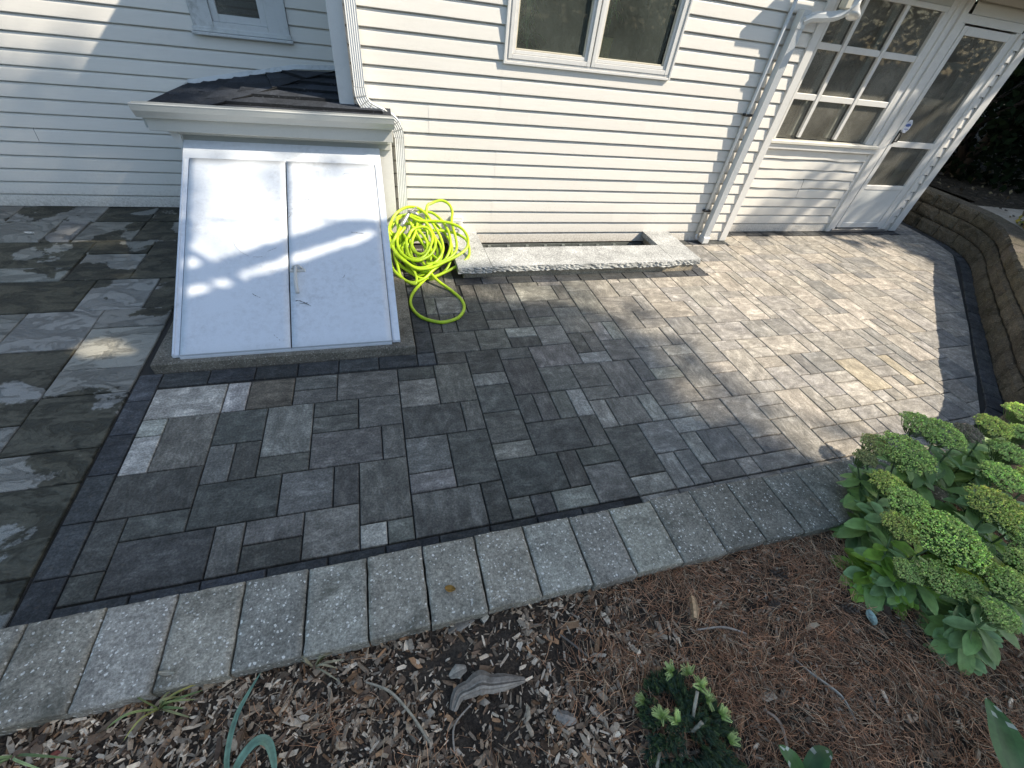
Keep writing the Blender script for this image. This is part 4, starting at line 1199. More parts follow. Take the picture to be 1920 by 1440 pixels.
def shingle_strip(p, q, p2, q2, n):
    for i in range(n):
        a = i / n; b = (i + 1) / n
        c0 = p.lerp(q, a); c1 = p.lerp(q, b); d0 = p2.lerp(q2, a); d1 = p2.lerp(q2, b)
        mb = MB(); up = Vector((0, 0, .022 + r.uniform(0, .004))); lo = Vector((0, 0, .004))
        k = r.uniform(.7, 1.25); col = (k, k, k * 1.05, 1)
        v = [mb.vert(x) for x in (c0 + up, c1 + up, d1 + lo, d0 + lo, c0, c1)]
        mb.face((v[0], v[1], v[2], v[3]), col); mb.face((v[4], v[5], v[1], v[0]), (.35, .35, .35, 1)); bko(mb, 'shingle', 'shingle')
nc = 6
for c in range(nc):                                     # front slope, courses parallel with the gutter, cut at the hip
    a, b = c / nc, (c + 1) / nc
    R0 = C_.lerp(Vector((-.19, 4.60, 1.2)), a); R1 = C_.lerp(Vector((-.19, 4.60, 1.2)), b)
    if c > 1: R0.x = min(R0.x, -.2); R1.x = min(R1.x, -.2)
    shingle_strip(B_.lerp(D_, a), R0, B_.lerp(D_, b), R1, max(2, 6 - c))
nl = 7
for c in range(nl):                                     # left slope, courses swinging round from the eave to the hip
    a, b = c / nl, (c + 1) / nl
    H0 = A_.lerp(B_, min(1, a * 2.2)) if a * 2.2 < 1 else B_.lerp(D_, (a * 2.2 - 1) / 1.2); H1 = A_.lerp(B_, min(1, b * 2.2)) if b * 2.2 < 1 else B_.lerp(D_, (b * 2.2 - 1) / 1.2)
    K0 = E_.lerp(F_, a); K1 = E_.lerp(F_, b)
    shingle_strip(K0, H0, K1, H1, 4)
mb = MB(); mb.tube([B_ + Vector((0, 0, .018)), B_.lerp(D_, .35) + Vector((0, 0, .012)), B_.lerp(D_, .7) + Vector((0, 0, .02)), D_ + Vector((0, 0, .012))], .006, 5, (.2, .2, .2, 1)); bko(mb, 'hip_cap', 'shingle')
mb = MB()
for a, b2 in ((E_, F_), (F_, G_)):
    v = [mb.vert(p) for p in (a + Vector((0, -.030, .016)), b2 + Vector((0, -.030, .016)), b2 + Vector((0, -.006, .046)), a + Vector((0, -.006, .046)))]; mb.face(v)
    v = [mb.vert(p) for p in (a + Vector((0, -.006, .046)), b2 + Vector((0, -.006, .046)), b2 + Vector((0, .0, .046)), a + Vector((0, .0, .046)))]; mb.face(v)
bko(mb, 'roof_flashing', 'grimy')

# ================================================================ window well
ww = empty('window_well', (1.82, 3.4, 0), 'window well framed by three pale granite slabs with a rough front edge', 'window well')
def wwo(mb, name, mat): return mb.build(name, M[mat], ww, loc=(-1.82, -3.4, 0))
ZT = .118
def stone(x0, x1, y0, y1, rough_edges, sd):
    r = random.Random(sd); mb = MB(); nx = max(4, int((x1 - x0) / .022)); ny = max(4, int((y1 - y0) / .022))
    g = []
    for j in range(ny + 1):
        row = []
        for i in range(nx + 1):
            x = x0 + (x1 - x0) * i / nx; y = y0 + (y1 - y0) * j / ny
            if j == 0 and 'f' in rough_edges: y += noise.noise(Vector((x * 40, sd, 2))) * .006 + r.uniform(-.003, .003)
            row.append(mb.vert((x, y, ZT + r.uniform(-.0003, .0003))))
        g.append(row)
    for j in range(ny):
        for i in range(nx): mb.face((g[j][i], g[j][i + 1], g[j + 1][i + 1], g[j + 1][i]))
    def skirt(line, nrm, rough):
        prev = line; lev = 5
        for l in range(1, lev + 1):
            z = ZT - .052 * l / lev; cur = []
            for v in line:
                p = mb.v[v]; d = (noise.noise(Vector((p[0] * 60, p[1] * 60 + l * 9, l * 3.1))) * .010 + r.uniform(-.004, .004) + .004 * l / lev) if rough else 0
                cur.append(mb.vert((p[0] + nrm[0] * d, p[1] + nrm[1] * d, z)))
            for i in range(len(line) - 1): mb.face((prev[i], prev[i + 1], cur[i + 1], cur[i]), (.92, .92, .9, 1))
            prev = cur
        return prev
    a = skirt(g[0], (0, -1), 'f' in rough_edges); b = skirt([g[j][nx] for j in range(ny + 1)], (1, 0), False)
    c = skirt(g[ny][::-1], (0, 1), False); d = skirt([g[j][0] for j in range(ny, -1, -1)], (-1, 0), False)
    wwo(mb, 'granite_slab', 'granite')
stone(.597, .893, 3.218, YR - .012, 'f', 1); stone(.897, 2.738, 3.235, 3.59, 'f', 2); stone(2.742, 3.055, 3.262, YR - .012, 'f', 3)
mb = MB(); mb.box(.655, 3.0, 3.272, 3.50, -.03, ZT - .0535, (1, 1, 1, 1), .004); mb.box(.655, .86, 3.501, 3.93, -.5, ZT - .0535); mb.box(2.79, 3.0, 3.501, 3.93, -.5, ZT - .0535)
mb.box(.8605, 2.7895, 3.501, 3.57, -.55, ZT - .0535); wwo(mb, 'well_curb', 'curb')
mb = MB(); mb.box(.87, 2.78, 3.571, 3.936, -.60, -.50, (.3, .3, .3, 1)); wwo(mb, 'well_floor', 'slab')
mb = MB(); mb.box(.87, 2.78, 3.925, 3.938, -.49, -.01, (.12, .13, .12, 1)); 
for k in range(9): mb.box(1.02 + k * .2, 1.05 + k * .2, 3.915, 3.9245, -.42, -.02, (.25, .27, .25, 1))
wwo(mb, 'cellar_window', 'bits')

# ================================================================ garden hose
HOSE = [[(0.407,3.773,0.385),(0.462,3.825,0.414),(0.545,3.852,0.429),(0.609,3.816,0.409),(0.627,3.744,0.369),(0.61,3.662,0.323),(0.614,3.592,0.283),(0.624,3.502,0.233),(0.615,3.414,0.184),(0.557,3.347,0.147),(0.456,3.302,0.122),(0.342,3.286,0.113)],[(0.243,3.671,0.328),(0.333,3.642,0.312),(0.476,3.642,0.312),(0.599,3.622,0.3),(0.689,3.571,0.272),(0.725,3.491,0.227),(0.7,3.403,0.178),(0.612,3.337,0.141),(0.49,3.282,0.111),(0.373,3.239,0.086),(0.263,3.233,0.083),(0.18,3.29,0.115),(0.107,3.356,0.152),(0.074,3.469,0.215),(0.066,3.564,0.268)],[(0.066,3.564,0.268),(0.094,3.661,0.322),(0.149,3.74,0.367),(0.238,3.791,0.395),(0.332,3.782,0.39),(0.4,3.722,0.356),(0.431,3.662,0.323),(0.467,3.582,0.278),(0.494,3.503,0.234),(0.49,3.406,0.18),(0.431,3.321,0.133),(0.331,3.268,0.103),(0.24,3.27,0.104),(0.158,3.337,0.141),(0.104,3.412,0.183)],[(0.183,3.632,0.306),(0.089,3.526,0.247),(0.069,3.413,0.184),(0.083,3.302,0.122),(0.117,3.21,0.07),(0.2,3.157,0.041),(0.231,3.197,0.063),(0.215,3.28,0.109),(0.152,3.356,0.152)],[(0.059,3.488,0.226),(0.056,3.376,0.163),(0.072,3.275,0.106),(0.133,3.191,0.06),(0.217,3.152,0.038),(0.302,3.186,0.057),(0.382,3.238,0.086),(0.457,3.311,0.127)],[(0.196,3.506,0.236),(0.231,3.573,0.273),(0.3,3.602,0.29),(0.374,3.592,0.284),(0.401,3.514,0.24),(0.367,3.399,0.176),(0.285,3.334,0.14),(0.204,3.345,0.146),(0.177,3.421,0.188),(0.196,3.506,0.236)],[(0.348,3.762,0.379),(0.446,3.773,0.385),(0.516,3.723,0.357),(0.564,3.652,0.317),(0.59,3.562,0.267),(0.584,3.463,0.212),(0.531,3.367,0.158),(0.454,3.293,0.116),(0.338,3.249,0.092)],[(0.149,3.661,0.322),(0.244,3.681,0.334),(0.336,3.662,0.323),(0.395,3.612,0.295),(0.432,3.533,0.251),(0.449,3.455,0.207),(0.429,3.378,0.164),(0.366,3.323,0.133),(0.271,3.297,0.119),(0.184,3.327,0.136),(0.14,3.412,0.183),(0.141,3.506,0.236),(0.178,3.593,0.284)],[(0.303,3.701,0.345),(0.314,3.642,0.312),(0.286,3.563,0.268),(0.249,3.486,0.225),(0.248,3.41,0.182),(0.299,3.371,0.16),(0.359,3.408,0.181),(0.369,3.485,0.224),(0.323,3.563,0.268),(0.281,3.602,0.29)]]
LOOP = [(0.204, 3.643), (0.295, 3.392), (0.401, 3.178), (0.51, 3.045), (0.568, 2.904), (0.57, 2.775), (0.507, 2.658), (0.407, 2.607), (0.326, 2.616), (0.228, 2.687), (0.175, 2.812), (0.174, 2.938), (0.227, 3.084), (0.333, 3.228), (0.454, 3.364)]
hs = empty('garden_hose', (.38, 3.45, 0), 'bright lime green garden hose heaped in a tangle beside the bulkhead and downspout', 'hose')
r = random.Random(4)
allp = []
def offset_curve(c, lift, jit, seed):
    rr = random.Random(seed); ox, oy = rr.uniform(-jit, jit), rr.uniform(-jit, jit)
    out = []
    for i, (x, y, z) in enumerate(c):
        out.append((x + ox + rr.uniform(-jit, jit) * .4, min(y + oy + rr.uniform(-jit, jit) * .4, 3.895), max(.013, z + lift)))
    return out
order = [(4, .00), (1, .03), (3, -.01), (7, -.04), (5, .02), (8, -.06), (2, .005), (6, -.02), (5, -.09), (7, .03), (2, -.06), (8, .01), (1, -.05), (6, -.10), (0, .01)]
for k, (i, lift) in enumerate(order):
    c = HOSE[i]
    c = offset_curve(c, lift, .004 if k in (1, 14, 6) else .018, 50 + k)
    if allp:
        a = Vector(allp[-1]); b = Vector(c[0]); d = (b - a)
        if d.length > .12:
            for t in (.33, .66): allp.append(tuple(a + d * t + Vector((0, -.01, -.04))))
    allp += c
mb = MB(); mb.tube(catmull(allp, 4), .0122, 8)
mb.build('coil', M['hose'], hs, loc=(-.38, -3.45, 0))
lp = []
for i, (x, y) in enumerate(LOOP):
    z = .0125
    if i < 2: z = .22 - .09 * i
    if i == 2: z = .05
    if i == 13: z = .035
    if i == 14: z = .09
    lp.append((x, y, z))
mb = MB(); mb.tube(catmull(lp, 6), .0125, 10); mb.build('loop', M['hose'], hs, loc=(-.38, -3.45, 0))
mb = MB(); a = Vector((.17, 3.56, .325)); b = Vector((.245, 3.66, .40)); c = Vector((.315, 3.73, .42))
mb.tube([a - (b - a) * 1.6, a], .0125, 8); mb.build('hose_end', M['hose'], hs, loc=(-.38, -3.45, 0))
mb = MB(); mb.tube([a, a.lerp(b, .3), b, b + (c - b) * .5, c], [.0145, .016, .0145, .010, .009], 10, (.35, .35, .34, 1)); 
mb.tube([b + Vector((.0, 0, .02)), b + Vector((.045, -.03, .015)), b + Vector((.08, -.045, .0))], [.010, .014, .012], 8, (.30, .30, .30, 1))
mb.build('nozzle', M['steel'], hs, loc=(-.38, -3.45, 0))

# ================================================================ mulch
r = random.Random(12)
def rot3(r, flat=.35):
    return Matrix.Rotation(r.uniform(0, 6.283), 3, 'Z') @ Matrix.Rotation(r.gauss(0, flat), 3, 'X') @ Matrix.Rotation(r.gauss(0, flat), 3, 'Y')
def chip(mb, c, L, w, t, R, col, r):
    """splintered flat chip: six-sided outline, 12 to 16 faces"""
    out = []
    for sx, sy in ((-.5, -.35), (-.1, -.5), (.42, -.42), (.5, .15), (.2, .5), (-.45, .38)):
        out.append((L * (sx + r.uniform(-.10, .10)), w * (sy + r.uniform(-.12, .12))))
    bend = r.uniform(-.18, .18)
    def P(x, y, z): return R @ Vector((x, y, z + bend * x * x / max(L, .001) * 4)) + c
    a = [mb.vert(P(x, y, t / 2)) for x, y in out]; b = [mb.vert(P(x, y, -t / 2)) for x, y in out]
    mb.face(a, col)
    dk = tuple(v * .8 for v in col[:3]) + (1,)
    for i in range(6): mb.face((b[i], b[(i + 1) % 6], a[(i + 1) % 6], a[i]), dk)
CHC = [(.20, .15, .11), (.27, .22, .17), (.13, .095, .07), (.38, .33, .27), (.24, .20, .16), (.085, .062, .048), (.48, .43, .36), (.22, .14, .085), (.32, .29, .25)]
def density(x, y):
    """how thickly chips lie (needles take the right-hand side, bare soil shows in places)"""
    d = 1.0
    if noise.noise(Vector((x * 2.6, y * 2.6, 9))) < -.22: d *= .35
    d *= 1 - .85 * math.exp(-(((x - .02) / .10) ** 2 + ((y - .42) / .07) ** 2))
    d *= 1 - .9 * math.exp(-(((x - .50) / .10) ** 2 + ((y - .36) / .10) ** 2))
    d *= 1 - .55 * math.exp(-(((x + .33) / .08) ** 2 + ((y - .45) / .05) ** 2))
    return d
def dens2(x, y): return max(.30, min(1, 1 - (x - .45) / .9))
mb = MB(); n = 0; tries = 0
while n < 15500 and tries < 60000:
    tries += 1
    x = r.uniform(-1.35, 2.9); y = r.uniform(-.75, .545)
    if not on_view(x, y, .13): continue
    if r.random() > density(x, y) * dens2(x, y): continue
    big = r.random()
    L = r.uniform(.006, .016) if big < .58 else (r.uniform(.015, .034) if big < .92 else r.uniform(.034, .062))
    w = L * r.uniform(.14, .50); t = r.uniform(.0015, .005)
    k = r.choice(CHC); s = (r.uniform(.3, 1.0) if r.random() < .45 else r.uniform(.8, 1.7)) * (.8 if x > .8 else 1.0)
    col = (k[0] * s * 1.40, k[1] * s * 1.24, k[2] * s * 1.05, 1)
    z = bedz(x, y) + r.uniform(0, .010)
    chip(mb, Vector((x, y, z)), L, w, t, rot3(r, .38), col, r); n += 1
mb.build('bark_mulch', M['chips'], None, label='grey brown bark mulch chips covering the garden bed', kind='stuff')
# pine needles, in loose drifts
mb = MB(); n = 0; tries = 0
def ndens(x, y):
    a = max(0, min(1, (x - .55) / .45)) * .9
    a = max(a, .75 * math.exp(-(((x - .75) / .22) ** 2 + ((y - .25) / .18) ** 2)), .5 * math.exp(-(((x - .02) / .16) ** 2 + ((y - .1) / .09) ** 2)), .35 * math.exp(-(((x + .42) / .15) ** 2 + ((y - .36) / .07) ** 2)))
    return a * (.55 + .7 * max(0, .5 + noise.noise(Vector((x * 4, y * 4, 2)))))
while n < 17000 and tries < 90000:
    tries += 1
    x = r.uniform(-.9, 2.9); y = r.uniform(-.75, .545)
    if not on_view(x, y, .13) or r.random() > ndens(x, y): continue
    L = r.uniform(.035, .085); a = noise.noise(Vector((x * 3, y * 3, 7))) * 4 + r.gauss(0, .9); w = r.uniform(.00055, .0009)
    cv = r.uniform(-1.1, 1.1); z = bedz(x, y) + r.uniform(.004, .022); tz = r.gauss(0, .10)
    s = r.uniform(.7, 2.6); b = r.choice([(.30, .145, .075), (.23, .12, .065), (.40, .23, .13), (.15, .085, .05), (.34, .25, .16)])
    col = (b[0] * s, b[1] * s, b[2] * s, 1)
    p = Vector((x, y, z)); prev = None
    for k in range(5):
        d = Vector((math.cos(a), math.sin(a), tz)); nn = Vector((-d.y, d.x, 0)) * w
        cur = (mb.vert(p + nn), mb.vert(p - nn), mb.vert(p + Vector((0, 0, w * 1.5))))
        if prev:
            mb.face((prev[1], cur[1], cur[2], prev[2]), col); mb.face((prev[2], cur[2], cur[0], prev[0]), col)
        prev = cur; p = p + d * (L / 4); a += cv / 4
    n += 1
mb.build('pine_needles', M['needle'], None, label='drifts of rusty brown pine needles lying over the mulch on the right', kind='stuff')

def woodpiece(name, pts, rad, col, label, cat, group=None, n=9, flat=.6, seed=1, groove=.25):
    r = random.Random(seed); mb = MB(); pts = catmull(pts, 5); m = len(pts); rings = []
    c0 = sum(pts, Vector()) / m
    rr = [rad[min(len(rad) - 1, int(i / (m - 1) * (len(rad) - 1)))] * (1 - (i / (m - 1) * (len(rad) - 1)) % 1) + rad[min(len(rad) - 1, int(i / (m - 1) * (len(rad) - 1)) + 1)] * ((i / (m - 1) * (len(rad) - 1)) % 1) for i in range(m)]
    gr = [1 + r.uniform(-groove, groove) for _ in range(n)]
    for i, p in enumerate(pts):
        t = (pts[min(i + 1, m - 1)] - pts[max(i - 1, 0)]).normalized(); s = t.cross(Vector((0, 0, 1))).normalized(); u = s.cross(t)
        rings.append([mb.vert(p - c0 + (s * math.cos(6.283 * k / n) + u * math.sin(6.283 * k / n) * flat) * rr[i] * gr[k] * (1 + .12 * noise.noise(Vector((i * .5, k * 2.1, seed))))) for k in range(n)])
    for A, B in zip(rings, rings[1:]):
        for k in range(n):
            q = .5 + .85 * random.Random(k * 7 + seed).random(); mb.face((A[k], A[(k + 1) % n], B[(k + 1) % n], B[k]), (col[0] * q, col[1] * q, col[2] * q, 1), smooth=False)
    mb.face(rings[0], (col[0] * .6, col[1] * .6, col[2] * .6, 1)); mb.face(rings[-1], (col[0] * 1.2, col[1] * 1.2, col[2] * 1.2, 1))
    return mb.build(name, M['bits'], None, label=label, cat=cat, group=group, loc=c0)
def bz(x, y, d=0): return (x, y, bedz(x, y) + d)
woodpiece('driftwood', [bz(.072, .275, .012), bz(.098, .310, .022), bz(.135, .316, .026), bz(.172, .322, .030), bz(.205, .312, .026), bz(.255, .306, .022), bz(.325, .300, .014)], [.009, .018, .021, .029, .022, .020, .006], (.34, .29, .23), 'weathered grey driftwood-like branch stub with a raised knot lying on the mulch', 'wood', n=20, seed=3, flat=.75, groove=.40)
woodpiece('wood_splinter', [bz(.126, .322, .004), bz(.165, .326, .006), bz(.205, .335, .006)], [.004, .015, .003], (.34, .20, .15), 'thin tan wood splinter tucked under the driftwood stub', 'wood', seed=5, flat=.3)
woodpiece('bark_piece', [bz(.075, .372, .006), bz(.105, .380, .010), bz(.135, .383, .006)], [.006, .022, .008], (.36, .31, .24), 'oval grey bark flake left of the driftwood stub', 'wood', seed=6, flat=.3)
woodpiece('bark_piece', [bz(.093, .508, .008), bz(.135, .515, .010), bz(.19, .528, .008)], [.009, .018, .010], (.36, .32, .26), 'long grey bark strip lying against the edge of the capped wall', 'wood', seed=7, flat=.35)
woodpiece('bark_piece', [bz(.218, .512, .010), bz(.245, .528, .010)], [.013, .012, .006], (.42, .38, .30), 'short pale chunk of split wood by the wall, right of the long grey strip', 'wood', seed=8, flat=.6)
woodpiece('wood_chunk', [bz(1.035, .330, .014), bz(1.06, .375, .016), bz(1.075, .408, .014)], [.016, .018, .014], (.50, .33, .18), 'orange-tan split wood chunk standing out in the needles near the right of the bed', 'wood', seed=9, flat=.75)
woodpiece('bark_piece', [bz(.40, .185, .01), bz(.43, .165, .012), bz(.46, .155, .008)], [.012, .019, .009], (.32, .28, .23), 'knotty grey bark lump between the bare hollow and the small green shrub', 'wood', seed=10, flat=.6)
woodpiece('twig', [bz(-.195, .422, .014), bz(-.12, .375, .022), bz(-.06, .30, .020), bz(-.01, .215, .014)], [.0035, .005, .0045, .005], (.38, .32, .23), 'long pale straight twig lying across the mulch left of the driftwood stub', 'twig', n=6, seed=12, flat=1)
woodpiece('twig', [bz(.06, .17, .01), bz(.07, .235, .02), bz(.135, .278, .018)], [.0028, .0032, .0026], (.32, .26, .2), 'thin crooked twig bent at a right angle below the driftwood stub', 'twig', n=6, seed=13, flat=1)
woodpiece('twig', [bz(.50, .41, .018), bz(.545, .36, .018), bz(.575, .315, .012)], [.0032, .0045, .0035], (.30, .25, .2), 'forked pale twig beside the dark hollow in the soil', 'twig', n=6, seed=14, flat=1)
woodpiece('twig', [bz(1.10, .02, .012), bz(1.13, -.03, .02), bz(1.10, -.12, .015)], [.0035, .0045, .0035], (.28, .2, .14), 'brown straight twig just right of the small green shrub', 'twig', n=6, seed=15, flat=1)
woodpiece('twig', [bz(1.33, .12, .012), bz(1.36, .06, .02), bz(1.42, -.02, .02), bz(1.42, -.10, .012)], [.003, .005, .006, .004], (.30, .27, .22), 'pale grey forked stick in the needles towards the lower right', 'twig', n=6, seed=16, flat=1)
woodpiece('twig', [bz(1.02, .295, .012), bz(1.12, .275, .02), bz(1.20, .235, .012)], [.003, .0045, .003], (.34, .28, .22), 'curved pale root-like stick in the middle of the needle drift', 'twig', n=6, seed=17, flat=1)

# leaf on the cap, husk on the cap, pale leaf on the needles
def flatleaf(name, c, L, w, ang, col, label, cat, curl=.25, n=8, mat='bits', lobes=0.0):
    mb = MB(); rows = []
    for i in range(n + 1):
        t = i / n; hw = w * .5 * math.sin(math.pi * min(1, t * .92 + .06)) ** .7 * (1 + lobes * math.sin(t * 22))
        x = (t - .5) * L
        rows.append([mb.vert((x, s * hw, curl * (abs(s) ** 2) * w + curl * .6 * (t - .5) ** 2 * L + .002)) for s in (-1, -.5, 0, .5, 1)])
    for A, B in zip(rows, rows[1:]):
        for k in range(4):
            q = .85 + .3 * ((k + len(rows)) % 2); mb.face((A[k], B[k], B[k + 1], A[k + 1]), (col[0] * q, col[1] * q, col[2] * q, 1), smooth=True)
    o = mb.build(name, M[mat], None, label=label, cat=cat, loc=c); o.rotation_euler = (0, 0, ang); return o
flatleaf('fallen_leaf', (.118, .632, TOPZ + .002), .040, .026, -.35, (.42, .24, .06), 'small curled yellow-orange leaf lying on a grey cap block', 'leaf', .45)
flatleaf('seed_husk', (-.775, .575, TOPZ + .002), .050, .014, -.25, (.45, .40, .30), 'dry papery husk on a cap block at the lower left', 'husk', .35)
flatleaf('fallen_leaf', bz(1.775, .165, .014), .060, .042, 1.1, (.34, .42, .36), 'pale green leaf with a hole lying on the needles near the sedum', 'leaf', .3)
flatleaf('fallen_leaf', (-2.72, 4.18, .006), .075, .030, -.2, (.62, .60, .55), 'small white dry leaf on the dark bluestone by the left wall', 'leaf', .3)
flatleaf('paper_scrap', bz(-1.06, .412, .016), .030, .022, .4, (.62, .72, .76), 'pale blue torn scrap in the mulch at the bottom left corner', 'scrap', .3)
flatleaf('brick_crumb', bz(-1.03, .448, .012), .026, .018, .2, (.30, .09, .06), 'red crumb of brick beside the pale blue scrap', 'crumb', .2)

# pine cones
def cone(c, L, rad, an, label, sd):
    mb = MB(); r = random.Random(sd); ns = 46
    for i in range(ns):
        t = i / ns; a = i * 2.3999; x = (t - .5) * L; rr = rad * (math.sin(math.pi * (t * .85 + .12)) ** .8)
        ca, sa = math.cos(a), math.sin(a); s = .0065 * (1 - .4 * t)
        tip = Vector((x + .004, rr * ca, rr * sa)); base = Vector((x - .004, rr * .35 * ca, rr * .35 * sa)); side = Vector((0, -sa, ca)) * s
        v = [mb.vert(p) for p in (base, tip + side, tip + Vector((.003, ca * .003, sa * .003)), tip - side, (tip + base) / 2 + Vector((-.004, 0, 0)))]
        k = r.uniform(.7, 1.3); col = (.13 * k, .095 * k, .07 * k, 1)
        mb.face((v[0], v[1], v[2], v[3]), col); mb.face((v[0], v[4], v[1]), col); mb.face((v[0], v[3], v[4]), col)
    mb.tube([(-L / 2, 0, 0), (L / 2, 0, 0)], rad * .4, 6, (.05, .035, .025, 1))
    o = mb.build('pine_cone', M['bits'], None, label=label, cat='pine cone', loc=c); o.rotation_euler = (0, .1, an)
cone(bz(1.52, .40, .014), .085, .020, -.6, 'brown pine cone nearest the capped wall, half sunk in needles', 1)
cone(bz(1.40, .30, .012), .060, .019, .2, 'pine cone lying in the middle of the needle drift', 2)
cone(bz(1.72, .215, .013), .075, .019, -.5, 'pine cone beside the pale green fallen leaf', 3)

# ================================================================ plants
def obovate(L, w, fold=.22, bend=-.25, n=6):
    """fleshy spoon-shaped leaf, 6 x 4 quads, growing along +x from its foot"""
    mb = MB(); rows = []
    for i in range(n + 1):
        t = i / n; hw = w * .5 * (math.sin(math.pi * min(1, (t ** 1.25) * .86 + .07)) ** .75) if i < n else w * .10
        x = L * t; z = bend * L * t * t
        rows.append([mb.vert((x, s * hw * (1 + .05 * math.sin(i * 2.3 + s)), z + fold * abs(s) * hw * 1.2)) for s in (-1, -.5, 0, .5, 1)])
    for i, (A, B) in enumerate(zip(rows, rows[1:])):
        for k in range(4):
            c = (1, 1, 1, 1) if k in (1, 2) else (1.12, 1.1, 1.15, 1)
            mb.face((A[k], B[k], B[k + 1], A[k + 1]), c, smooth=True)
    return mb
def recolor(mb, col): mb.c = [(c[0] * col[0], c[1] * col[1], c[2] * col[2], 1) for c in mb.c]; return mb
def bake(mb, name, mat):
    o = mb.build(name, mat); me = o.data; bpy.data.objects.remove(o); return me
LEAFM = [bake(recolor(obovate(.085, .042, .25, -.20), (.27, .40, .16)), 'leaf', M['leaf']),
         bake(recolor(obovate(.095, .046, .15, -.40), (.24, .37, .11)), 'leaf', M['leaf']),
         bake(recolor(obovate(.070, .036, .35, .05), (.32, .46, .20)), 'leaf', M['leaf']),
         bake(recolor(obovate(.090, .045, .20, -.10), (.28, .44, .07)), 'leaf', M['leaf'])]
OCT = [(1, 0, 0), (-1, 0, 0), (0, 1, 0), (0, -1, 0), (0, 0, 1), (0, 0, -1)]
OCF = [(0, 2, 4), (2, 1, 4), (1, 3, 4), (3, 0, 4), (2, 0, 5), (1, 2, 5), (3, 1, 5), (0, 3, 5)]
def flowerhead(rad, ht, seed, tint=(.235, .36, .085)):
    """domed cluster: sub-clusters of little buds on branching stalks"""
    r = random.Random(seed); mb = MB(); nb = int(20 + rad * 420)
    top = Vector((0, 0, 0))
    for i in range(nb):
        a = i * 2.39996; q = math.sqrt((i + .5) / nb); rr = rad * q
        c = Vector((rr * math.cos(a), rr * math.sin(a), ht * (1 - q * q) + r.uniform(-.006, .006)))
        ro = Vector((c.x * .35, c.y * .35, -.055)); 
        mb.tube([ro, (ro + c) / 2 + Vector((0, 0, -.008)), c], [.0017, .0014, .001], 4, (.16, .25, .09, 1), caps=False)
        for k in range(34):
            d = Vector((r.gauss(0, 1), r.gauss(0, 1), abs(r.gauss(0, .8)) - .15)).normalized() * (.008 + rad * .09) * r.uniform(.55, 1.0)
            d.z *= .8
            p = c + d; s = r.uniform(.0022, .0038)
            f = r.uniform(.7, 1.3) * (.62 + .5 * max(0, d.z / (.008 + rad * .09))); g = r.uniform(.85, 1.15)
            col = (tint[0] * f * g, tint[1] * f, tint[2] * f * g, 1)
            v = [mb.vert((p.x + o[0] * s, p.y + o[1] * s, p.z + o[2] * s * 1.3)) for o in OCT]
            for t in OCF: mb.face([v[j] for j in t], col)
    return mb
def place(me, name, parent, loc, rx, ry, rz, s):
    o = bpy.data.objects.new(name, me); COL.objects.link(o); o.parent = parent; o.location = loc; o.rotation_euler = (rx, ry, rz); o.scale = (s, s, s); return o
# each plant: foot, label and its stems as (head x, y, z, head radius, dome height, tint)
G = (.78, .90, .33); GY = (.88, .92, .30); GR = (.68, .66, .28)
SED = [
 ((2.16, .50), 'sedum with broad green flower heads spreading over the wall caps, upper left of the clump', [(2.219, .657, .50, .118, .045, G), (2.174, .745, .46, .060, .03, GR), (2.08, .70, .44, .045, .02, GR)]),
 ((2.44, .56), 'sedum with two rounded heads standing against the sunlit edge of the patio', [(2.425, .768, .53, .080, .035, G), (2.509, .703, .52, .100, .04, G)]),
 ((2.02, .43), 'smaller sedum with two green heads just above the end of the needles', [(2.081, .562, .42, .075, .035, GY), (2.053, .459, .44, .085, .035, G)]),
 ((1.93, .25), 'large sedum nearest the mulch with the widest pale green flower head of all', [(2.023, .29, .47, .130, .055, G), (1.938, .381, .42, .070, .03, GY), (1.951, .185, .38, .072, .03, G), (1.887, .244, .34, .050, .02, G)]),
 ((2.60, .60), 'sedum with a faded cream flower head standing before the dark patio shade', [(2.674, .685, .52, .055, .022, (.50, .42, .29))]),
 ((2.86, .58), 'sedum at the far right edge with several bright green heads above its neighbours', [(2.831, .683, .54, .075, .03, GY), (2.791, .56, .50, .075, .03, G), (3.077, .716, .56, .070, .03, G), (2.95, .62, .53, .06, .03, G)]),
 ((2.36, .24), 'sedum at the right picture edge with a wide bright head above yellow-green leaves', [(2.354, .336, .50, .110, .045, GY), (2.383, .257, .50, .075, .03, G)]),
 ((2.42, .06), 'sedum half cut off by the right picture edge, behind the blue-green one', [(2.36, .17, .46, .085, .035, G), (2.50, .12, .50, .08, .035, GY), (2.30, .04, .42, .06, .03, G)]),
 ((2.62, .36), 'sedum with two heads filling the gap behind the yellow leaves', [(2.62, .46, .48, .085, .035, G), (2.74, .40, .50, .08, .035, GY)]),
 ((2.08, .02), 'sedum at the right picture edge nearest the spotted leaf, dark blue-green below', [(2.11, .09, .45, .080, .035, G), (1.99, .03, .42, .055, .025, G), (2.24, .135, .47, .065, .03, G), (2.02, .135, .40, .040, .02, G)]),
]
